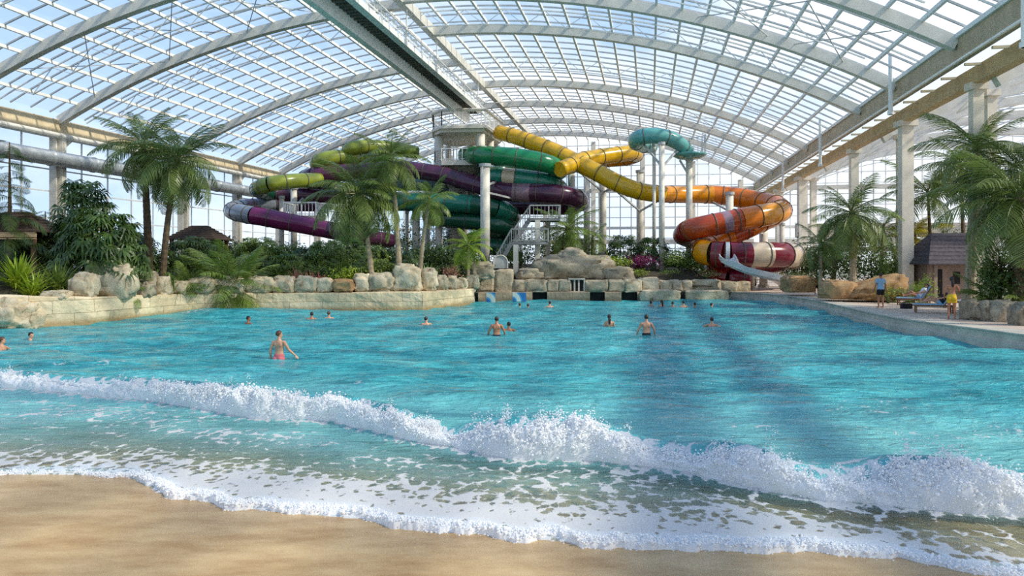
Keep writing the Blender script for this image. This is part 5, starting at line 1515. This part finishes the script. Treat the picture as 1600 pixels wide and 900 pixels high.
def figure(pose):
    """build one body facing +Y with its feet at z=0 (1.72 m tall); returns dict of meshes"""
    female = pose.get('female', False); hs = pose.get('turn', 0.0)
    pel = V3(pose.get('pelvis', (0,0,.95))); lean = pose.get('lean', 0.0)    # torso lean back (+) or forward (-)
    rot = Matrix.Rotation(lean, 3, 'X')
    T = lambda p: pel + rot @ V3(p)
    sw = .165 if female else .185
    mb = MB()
    secs = [((0,0,-.13),.125,.095),((0,0,-.04),.165 if female else .158,.112),((0,.005,.05),.152,.105),((0,.012,.17),.125 if female else .135,.092),((0,.012,.29),.142 if female else .155,.105),((0,.005,.38),.158 if female else .175,.110),((0,-.008,.45),.150 if female else .168,.090),((0,-.012,.50),.085,.068),((0,-.008,.545),.056,.056),((0,.008,.62),.053,.055)]
    ts = [(T(c), a, b) for c, a, b in secs]
    loft(mb, ts)
    # shoulder blades and chest keep the back from being a plain tube
    for s in (-1, 1):
        ell(mb, T((.075*s,-.075,.36)), (.065,.03,.085)); ell(mb, T((.072*s,.078,.36)), (.075,.045 if female else .03,.06))
        ell(mb, T((.075*s,-.055,-.10)), (.085,.075,.085))
    # head
    hrot = rot.copy() if pose.get('headlean', True) else Matrix.Identity(3)
    hrot = Matrix.Rotation(pose.get('nod', 0)*1.0 - (lean*.7), 3, 'X') @ hrot @ Matrix.Rotation(hs, 3, 'Z')
    hc = T((0,.012,.655)); HT = lambda p: hc + hrot @ V3(p)
    ell(mb, HT((0,-.012,.045)), (.074,.094,.092), 18, hrot); ell(mb, HT((0,.022,-.012)), (.060,.070,.085), 16, hrot); ell(mb, HT((0,.062,-.072)), (.030,.026,.026), 10, hrot)
    loft(mb, [(HT((0,.086,.028)),.008,.008),(HT((0,.104,-.012)),.013,.012),(HT((0,.096,-.026)),.017,.010)], 8)
    for s in (-1, 1):
        ell(mb, HT((.075*s,-.008,.004)), (.010,.020,.032), 10, hrot); ell(mb, HT((.032*s,.082,.034)), (.020,.010,.009), 8, hrot)
    out_ = {}
    arms = pose['arms']; legs = pose['legs']; sleeve = []; thighs = []
    for s in (-1, 1):
        sh = T((sw*s,-.006,.435)); el, wr = [V3(q) for q in arms[0 if s < 0 else 1]]
        mid1 = sh.lerp(el,.45); mid2 = el.lerp(wr,.35)
        mb.tube([T((sw*s*.7,-.004,.44)), sh, mid1, el, mid2, wr], [.055,.060,.050,.038,.042,.027], 12)
        sleeve.append((sh, sh.lerp(el,.55)))
        d = (wr-el).normalized(); inw = V3((-s,0,0)); sd = (inw-d*inw.dot(d)).normalized(); fw = d.cross(sd)
        pc = wr+d*.045; palm_r = Matrix((sd, fw, d)).transposed()
        # the palm is broad across fw and thin across sd
        ell(mb, pc, (.016,.040,.052), 12, palm_r)
        for k, (off, L) in enumerate(((-.030,.066),(-.010,.078),(.010,.074),(.029,.058))):
            b = wr+d*.085+fw*off; c1 = b+d*L*.5+sd*.008; c2 = c1+d*L*.42+sd*.022
            mb.tube([b-d*.02, b, c1, c2], [.0095,.0092,.0085,.007], 7)
        tb = wr+d*.03-fw*.034; mb.tube([tb, tb+d*.03-fw*.022+sd*.01, tb+d*.058-fw*.026+sd*.02], [.0115,.0105,.008], 7)
        kn, an = [V3(q) for q in legs[0 if s < 0 else 1]]
        hp = T((.088*s,0,-.06)); th = hp.lerp(kn,.5); cf = kn.lerp(an,.3)
        mb.tube([hp+ (hp-kn).normalized()*.03, hp, th, kn, cf, an], [.085,.092,.074,.054,.056,.034], 14)
        foot = pose.get('foot', V3((0,1,0))); foot = V3(foot).normalized()
        heel = an+V3((0,0,-.045)) if foot.z < .5 else an
        mb.tube([heel-foot*.05, heel+foot*.05+V3((0,0,.0)), heel+foot*.13, heel+foot*.19], [.030,.040,.038,.022], 10, flat=.7)
        thighs.append((hp, kn))
    out_['body'] = fuse(mb, .011, 5, M['skin'], 'body')
    # hair cap, with optional length
    mb = MB(); n = 20; vs = []; fs = []; rows_ = 9
    long_ = pose.get('hair', 'short')
    for i in range(rows_):
        for k in range(n):
            a = 2*math.pi*k/n; fr = math.sin(a)            # +1 at the face
            low = .40 if fr > .35 else (-.25 if fr > -.2 else -.62)
            if long_ != 'short' and fr < .1: low = -.85
            z = 1-(1-low)*(i/(rows_-1)); q = math.sqrt(max(0,1-min(1,abs(z))**2)) if z > -.99 else .2
            q = max(q, .03)
            vs.append(HT((.084*q*math.cos(a), -.012+.105*q*math.sin(a), .046+.104*z)))
    for i in range(rows_-1):
        for k in range(n): fs.append((i*n+k, (i+1)*n+k, (i+1)*n+(k+1)%n, i*n+(k+1)%n))
    fs.append(tuple(range(n)))
    mb.add(vs, fs)
    if long_ == 'long':
        mb.tube([HT((0,-.085,.02)), HT((0,-.115,-.09)), HT((0,-.12,-.22)), HT((0,-.115,-.30))], [.06,.062,.05,.02], 10)
    if long_ == 'bun': ell(mb, HT((0,-.115,.07)), (.045,.045,.045))
    hm = mb.build('hair', M['hair'], smooth=True); out_['hair'] = hm.data; bpy.data.objects.remove(hm)
    mb = MB()
    for s in (-1, 1): ell(mb, HT((.030*s,.084,.014)), (.012,.008,.007), 8, hrot)
    em = mb.build('eyes', M['eye']); out_['eyes'] = em.data; bpy.data.objects.remove(em)
    mb = MB(); ell(mb, HT((0,.088,-.048)), (.024,.008,.006), 8, hrot); em = mb.build('mouth', M['lip']); out_['mouth'] = em.data; bpy.data.objects.remove(em)
    # shorts
    mb = MB(); loft(mb, [(T((0,0,-.135)),.152,.118),(T((0,0,-.06)),.176,.128),(T((0,.003,.02)),.172,.122),(T((0,.006,.07)),.156,.113)])
    sl = pose.get('shortlen', .42)
    for s in (-1, 1): ell(mb, T((.085*s,-.060,-.10)), (.100,.095,.105))
    for hp, kn in thighs: mb.tube([hp, hp.lerp(kn, sl*.5), hp.lerp(kn, sl)], [.104,.103,.098], 14)
    out_['shorts'] = fuse(mb, .013, 3, CL['navy'], 'shorts')
    # shirt
    mb = MB(); loft(mb, [(T(c), a+.028, b+.042) for c, a, b in secs[1:7]]+[(T((0,-.012,.49)),.10,.082)])
    mb.tube([sleeve[0][0], T((0,-.01,.455)), sleeve[1][0]], [.074,.082,.074], 14)
    for a, b in sleeve: mb.tube([a+(a-b)*.25, a, b], [.068,.074,.070], 12)
    out_['shirt'] = fuse(mb, .013, 3, CL['sky'], 'shirt')
    return out_
stand_legs = (((-.10,.02,.50),(-.105,-.01,.085)), ((.10,.02,.50),(.105,-.01,.085)))
POSE = {
 'wade': dict(arms=(((-.31,.02,1.14),(-.36,.14,.93)), ((.31,.02,1.14),(.36,.14,.93))), legs=stand_legs),
 'reach': dict(arms=(((-.27,-.06,1.12),(-.30,.02,.89)), ((.30,.06,1.15),(.46,.18,.96))), legs=stand_legs, turn=-.75, lean=.0),
 'wadef': dict(arms=(((-.25,.05,1.13),(-.22,.22,.98)), ((.25,.05,1.13),(.22,.22,.98))), legs=stand_legs, female=True, hair='long'),
 'float': dict(arms=(((-.40,.10,1.28),(-.55,.26,1.22)), ((.40,.10,1.28),(.55,.26,1.22))), legs=stand_legs, turn=.25),
 'floatb': dict(arms=(((-.36,.16,1.25),(-.34,.38,1.24)), ((.38,.02,1.25),(.58,.10,1.24))), legs=stand_legs, turn=-.9, hair='short'),
 'deck': dict(arms=(((-.27,.0,1.12),(-.30,.10,.88)), ((.27,.0,1.12),(.29,.10,.88))), legs=(((-.11,.03,.50),(-.12,-.01,.085)), ((.11,.03,.50),(.13,-.01,.085))), shortlen=.62),
 'deckf': dict(arms=(((-.25,-.03,1.12),(-.27,.10,.90)), ((.27,.10,1.18),(.20,.28,1.10))), legs=(((-.10,.03,.50),(-.11,-.04,.085)), ((.10,.05,.50),(.11,.06,.085))), female=True, hair='long', shortlen=.55, turn=.4),
 'recline': dict(pelvis=(0,0,.46), lean=.62, foot=(0,.35,.9), nod=-.2, arms=(((-.30,-.16,.70),(-.24,.10,.62)), ((.30,-.16,.70),(.24,.10,.62))), legs=(((-.10,.42,.56),(-.10,.84,.44)), ((.11,.44,.70),(.11,.78,.44)))),
}
FIG = {k: figure(v) for k, v in POSE.items()}
def person(label, loc, rz, pose, shorts='navy', shirt=None, skin='skin', hair='hair', s=1.0, group=None):
    F_ = FIG[pose]; root = thing('person', label, 'person', loc, rz, group); root.scale = (s,s,s)
    def put(nm, me, m):
        o = link(nm, me, root)
        if m is not None:
            o.material_slots[0].link = 'OBJECT'; o.material_slots[0].material = m
        return o
    put('body', F_['body'], M[skin]); put('hair', F_['hair'], M[hair]); put('eyes', F_['eyes'], None); put('mouth', F_['mouth'], None)
    put('shorts', F_['shorts'], CL[shorts])
    if shirt: put('shirt', F_['shirt'], CL[shirt])
    return root
# in the water: (px, py of the waterline, metres out of the water, facing, pose, ...)
SWIM = [
 (436,560,.86,-.25,'reach','pink',None,'skin','hairbrown','person standing waist deep with pink swimwear, nearest the breaking wave'),
 (776,525,.74,.05,'wade','navy',None,'skintan','hair','bare backed person standing chest deep beside a swimmer in the middle of the pool'),
 (795,515,.36,.1,'float','navy',None,'skintan','hair','swimmer just right of the standing bare backed person in the middle'),
 (1010,528,.80,-.05,'wade','black',None,'skin','hair','bare backed person standing waist deep right of the middle of the pool'),
 (952,513,.50,.0,'wadef','navy',None,'skin','hair','person with long dark hair standing shoulder deep'),
 (1112,510,.42,-.3,'float','navy',None,'skin','hair','person shoulder deep, farthest right of those in the middle of the pool'),
 (666,506,.34,.3,'floatb','blue',None,'skin','hair','lone swimmer in front of the sunlit pool wall corner'),
 (388,506,.36,-.6,'floatb','navy',None,'skintan','hair','lone swimmer near the left wall with head and shoulders above water'),
 (487,500,.32,.2,'float','navy',None,'skintan','hair','left swimmer of the pair below the left pool wall'),
 (514,499,.32,.5,'floatb','navy',None,'skin','hairbrown','right swimmer of the pair below the left pool wall'),
 (48,531,.26,-.9,'floatb','navy',None,'skin','hair','dark haired swimmer second from the left edge'),
 (3,545,.42,-1.3,'float','navy',None,'skin','hairbrown','swimmer cut off by the left edge of the picture'),
 (859,480,.34,.4,'float','navy',None,'skin','hair','distant swimmer in front of the first dark outlet'),
 (1017,480,.34,.0,'float','navy',None,'skintan','hair','first of the six distant swimmers at the far right end, counting from the left'),
 (1034,480,.40,.4,'wadef','red',None,'skin','hair','second of the six distant swimmers at the far right end, counting from the left'),
 (1051,479,.32,-.4,'float','red',None,'skintan','hairbrown','third of the six distant swimmers at the far right end, counting from the left'),
 (1068,483,.46,.2,'wade','navy',None,'skin','hair','fourth of the six distant swimmers at the far right end, shoulders out of the water'),
 (1086,482,.32,.9,'floatb','navy',None,'skintan','hair','fifth of the six distant swimmers at the far right end, counting from the left'),
 (1112,481,.36,-.7,'floatb','navy',None,'skin','hair','sixth of the six distant swimmers at the far right end, counting from the left'),
 (812,479,.22,.1,'float','red',None,'skin','hairbrown','faint distant head left of the swimmer by the dark outlet'),
 (825,479,.22,-.2,'float','navy',None,'skin','hairbrown','faint distant head nearest the swimmer by the dark outlet'),
]
for (px, py, up, rz, pose, sh, shirt, sk, hr, lab) in SWIM:
    g = G(px, py); z = water_z(g.x, g.y)
    person(lab, (g.x, g.y, z-(1.72-up)), rz, pose, sh, shirt, sk, hr)
# small rings of disturbed water are left to the ripples; people on the deck
DZ = .575
def dk(px, py): return G(px, py, DZ)
person('man in a pale blue T-shirt and black shorts standing on the deck', dk(1376,481), .15, 'deck', 'black', 'sky', 'skintan', 'hair', 1.04)
person('person in yellow shorts with long dark hair standing by the loungers', dk(1487,499), -.55, 'deckf', 'yellow', None, 'skintan', 'hair', 1.03)
person('distant child in an orange top standing at the end of the deck', dk(1276,461), 2.7, 'deck', 'black', 'orange', 'skintan', 'hair', .76)
# ---- loungers
M['wood'] = mat('lounger_wood', srgb(104,72,48), srgb(140,100,68), 6, .6)
def lounger(label, loc, rz, back, m):
    root = thing('sun_lounger', label, 'sun lounger', loc, rz, 'sun loungers on the deck')
    # along +Y is the foot end
    mb = MB()
    for s in (-1, 1): mb.beam((.31*s,-.55,.33),(.31*s,1.15,.33),.05,.07)
    for y in (-.5,.3,1.12): mb.beam((-.31,y,.33),(.31,y,.33),.05,.05)
    for i in range(11): mb.beam((-.29,-.1+i*.12,.36),(.29,-.1+i*.12,.36),.07,.02)
    mb.build('frame', M['wood'], root)
    c, s_ = math.cos(back), math.sin(back)
    mb = MB()
    for s in (-1, 1): mb.beam((.29*s,-.12,.37),(.29*s,-.12-.82*c,.37+.82*s_),.04,.05)
    for i in range(7): q = .08+i*.115; mb.beam((-.29,-.12-q*c,.37+q*s_),(.29,-.12-q*c,.37+q*s_),.02,.07, up=(0,-s_,-c))
    mb.build('backrest', M['wood'], root)
    mb = MB(); mb.box((-.27,-.10,.375),(.27,1.14,.43)); k = len(mb.v)
    n0 = V3((0,-c,s_)); n1 = V3((0,s_,c))
    a = V3((0,-.10,.38)); vs = []
    for x in (-.27,.27):
        for (q, h) in ((0,.0),(.80,.0),(.80,.055),(0,.055)): vs.append(a+n0*q+n1*h+V3((x,0,0)))
    mb.add(vs, [(0,1,2,3),(4,7,6,5),(0,4,5,1),(1,5,6,2),(2,6,7,3),(3,7,4,0)])
    mb.build('cushion', m, root)
    for x in (-.28,.28):
        for y in (-.45,1.05):
            mb = MB(); mb.beam((x,y,0),(x,y,.33),.05,.05, up=(1,0,0)); mb.build('leg', M['wood'], root)
    return root
L1 = dk(1437,477); L2 = dk(1470,489); L3 = dk(1512,482)
lounger('wooden sun lounger under the person in the white shirt', L1, 1.25, 1.0, CL['sky'])
lounger('wooden sun lounger with a raised dark back beside the person in yellow shorts', L2, 1.2, 1.0, CL['sky'])
lounger('partly hidden sun lounger beside the edging rocks', L3, 1.2, .9, CL['white'])
person('person in a white shirt reclining on the left lounger', L1+V3((.02,0,.06)), 1.25, 'recline', 'sky', 'white', 'skintan', 'hair')
person('person in dark clothes reclining on the lounger beside the standing yellow shorts', L2+V3((.02,0,.06)), 1.2, 'recline', 'sky', 'black', 'skin', 'hair')
# bag under the first lounger
bg_ = thing('beach_bag', 'dark beach bag on the deck under the foot of the left lounger', 'bag', dk(1416,482))
mb = MB(); mb.prism([(-.25,-.14),(.25,-.14),(.28,0),(.25,.14),(-.25,.14),(-.28,0)], 0, .26); mb.build('bag_body', CL['black'], bg_)
for y in (-.09,.09):
    mb = MB(); mb.tube([(-.14,y,.24),(-.10,y,.32),(0,y,.36),(.10,y,.32),(.14,y,.24)], .014, 6); mb.build('handle', CL['black'], bg_)

# ================================================================ HUTS
M['shingle'] = mat('dark_shingle', srgb(58,52,58), srgb(86,78,82), 7, .85, bump=.03)
M['thatch'] = mat('thatch', srgb(62,48,38), srgb(98,78,60), 9, .95, bump=.05)
M['fascia'] = mat('tan_fascia', srgb(196,164,120), srgb(214,184,140), 3, .7)
M['hutwall'] = mat('hut_wall', srgb(128,110,100), srgb(150,132,120), 2, .85)
M['darkgap'] = mat('dark_opening', srgb(24,22,22), srgb(36,34,32), 3, .9)
def hip_roof(mb, x0, x1, y0, y1, z0, z1, inset, courses=7, lip=.05):
    """overlapping shingle courses on four slopes"""
    for i in range(courses):
        f0, f1 = i/courses, (i+1)/courses
        def ring(f, dz): 
            dx = (x1-x0)/2*f*inset; dy = (y1-y0)/2*f*.98
            return [(x0+dx,y0+dy,z0+(z1-z0)*f+dz),(x1-dx,y0+dy,z0+(z1-z0)*f+dz),(x1-dx,y1-dy,z0+(z1-z0)*f+dz),(x0+dx,y1-dy,z0+(z1-z0)*f+dz)]
        a = ring(f0, lip); b = ring(f1, 0); c = ring(f0, -.02)
        mb.add(a+b+c, [(0,1,5,4),(1,2,6,5),(2,3,7,6),(3,0,4,7),(8,9,1,0),(9,10,2,1),(10,11,3,2),(11,8,0,3)])
    t = ring(1, 0); mb.add(t, [(0,1,2,3)])
HY = 46.0
hx0, hx1 = (1452-800)/FPX*HY, (1570-800)/FPX*HY
hut = thing('shingled_hut', 'hut with a dark shingled hip roof behind the loungers on the right', 'hut', ((hx0+hx1)/2, HY+2.2, DZ))
ho = Vector(hut.location)
mb = MB(); hip_roof(mb, hx0-ho.x-.1, hx1-ho.x+.2, -2.3, 2.0, zof(413,HY)-DZ, zof(364,HY+2)-DZ, .55, 8); mb.build('roof', M['shingle'], hut)
ez = zof(413,HY)-DZ
mb = MB(); wx0 = (1466-800)/FPX*HY-ho.x; mb.box((wx0,-1.0,0),(hx1-ho.x-.3,2.0,ez+.1)); wl_ = mb.build('wall', M['hutwall'], hut)
mb = MB(); xa_ = (1492-800)/FPX*(HY+1)-ho.x; mb.box((xa_,-1.04,1.0),(xa_+.42,-.99,1.75)); xb2 = (1467-800)/FPX*(HY+1)-ho.x; mb.box((xb2,-1.05,.0),(xb2+.3,-.99,1.9)); mb.build('opening', M['darkgap'], hut)
for (px, y) in ((1461,-1.9),(1424,1.7),(1552,-1.9)):
    x = (px-800)/FPX*(HY+2.2+y)-ho.x; mb = MB(); mb.beam((x,y,0),(x,y,ez+.2),.28 if px == 1459 else .2,.28 if px == 1459 else .2, up=(1,0,0)); mb.build('post', M['hutwall'], hut)
def thatch_hut(label, px0, px1, pye, pyt, Y, fascia=True):
    x0, x1 = (px0-800)/FPX*Y, (px1-800)/FPX*Y; cx_ = (x0+x1)/2; zb_ = gz(cx_, Y)
    r = thing('thatched_hut', label, 'hut', (cx_, Y+1.5, zb_)); e = zof(pye,Y)-zb_; t_ = zof(pyt,Y+1)-zb_; w = (x1-x0)/2
    mb = MB(); hip_roof(mb, -w, w, -1.8, 1.8, e, t_, .7, 7, .07); mb.build('roof', M['thatch'], r)
    if fascia:
        mb = MB(); mb.box((-w+.1,-1.75,e-.32),(w-.1,-1.6,e-.02)); mb.box((-w+.1,-1.78,e-.44),(w-.1,-1.62,e-.37)); mb.build('fascia', M['fascia'], r)
    for s in (-1, 1):
        for y in (-1.4,1.4):
            mb = MB(); mb.beam((s*(w-.4),y,-.3),(s*(w-.4),y,e),.22,.22, up=(1,0,0)); mb.build('post', M['wood'], r)
    mb = MB(); mb.box((-w+.5,.9,-.2),(w-.5,1.1,e)); mb.build('back_wall', M['darkgap'], r)
thatch_hut('thatched hut with a tan fascia at the far left edge', -60, 62, 362, 330, 44)
thatch_hut('low dark thatched roof behind the two tall left palms', 258, 338, 374, 352, 52, False)
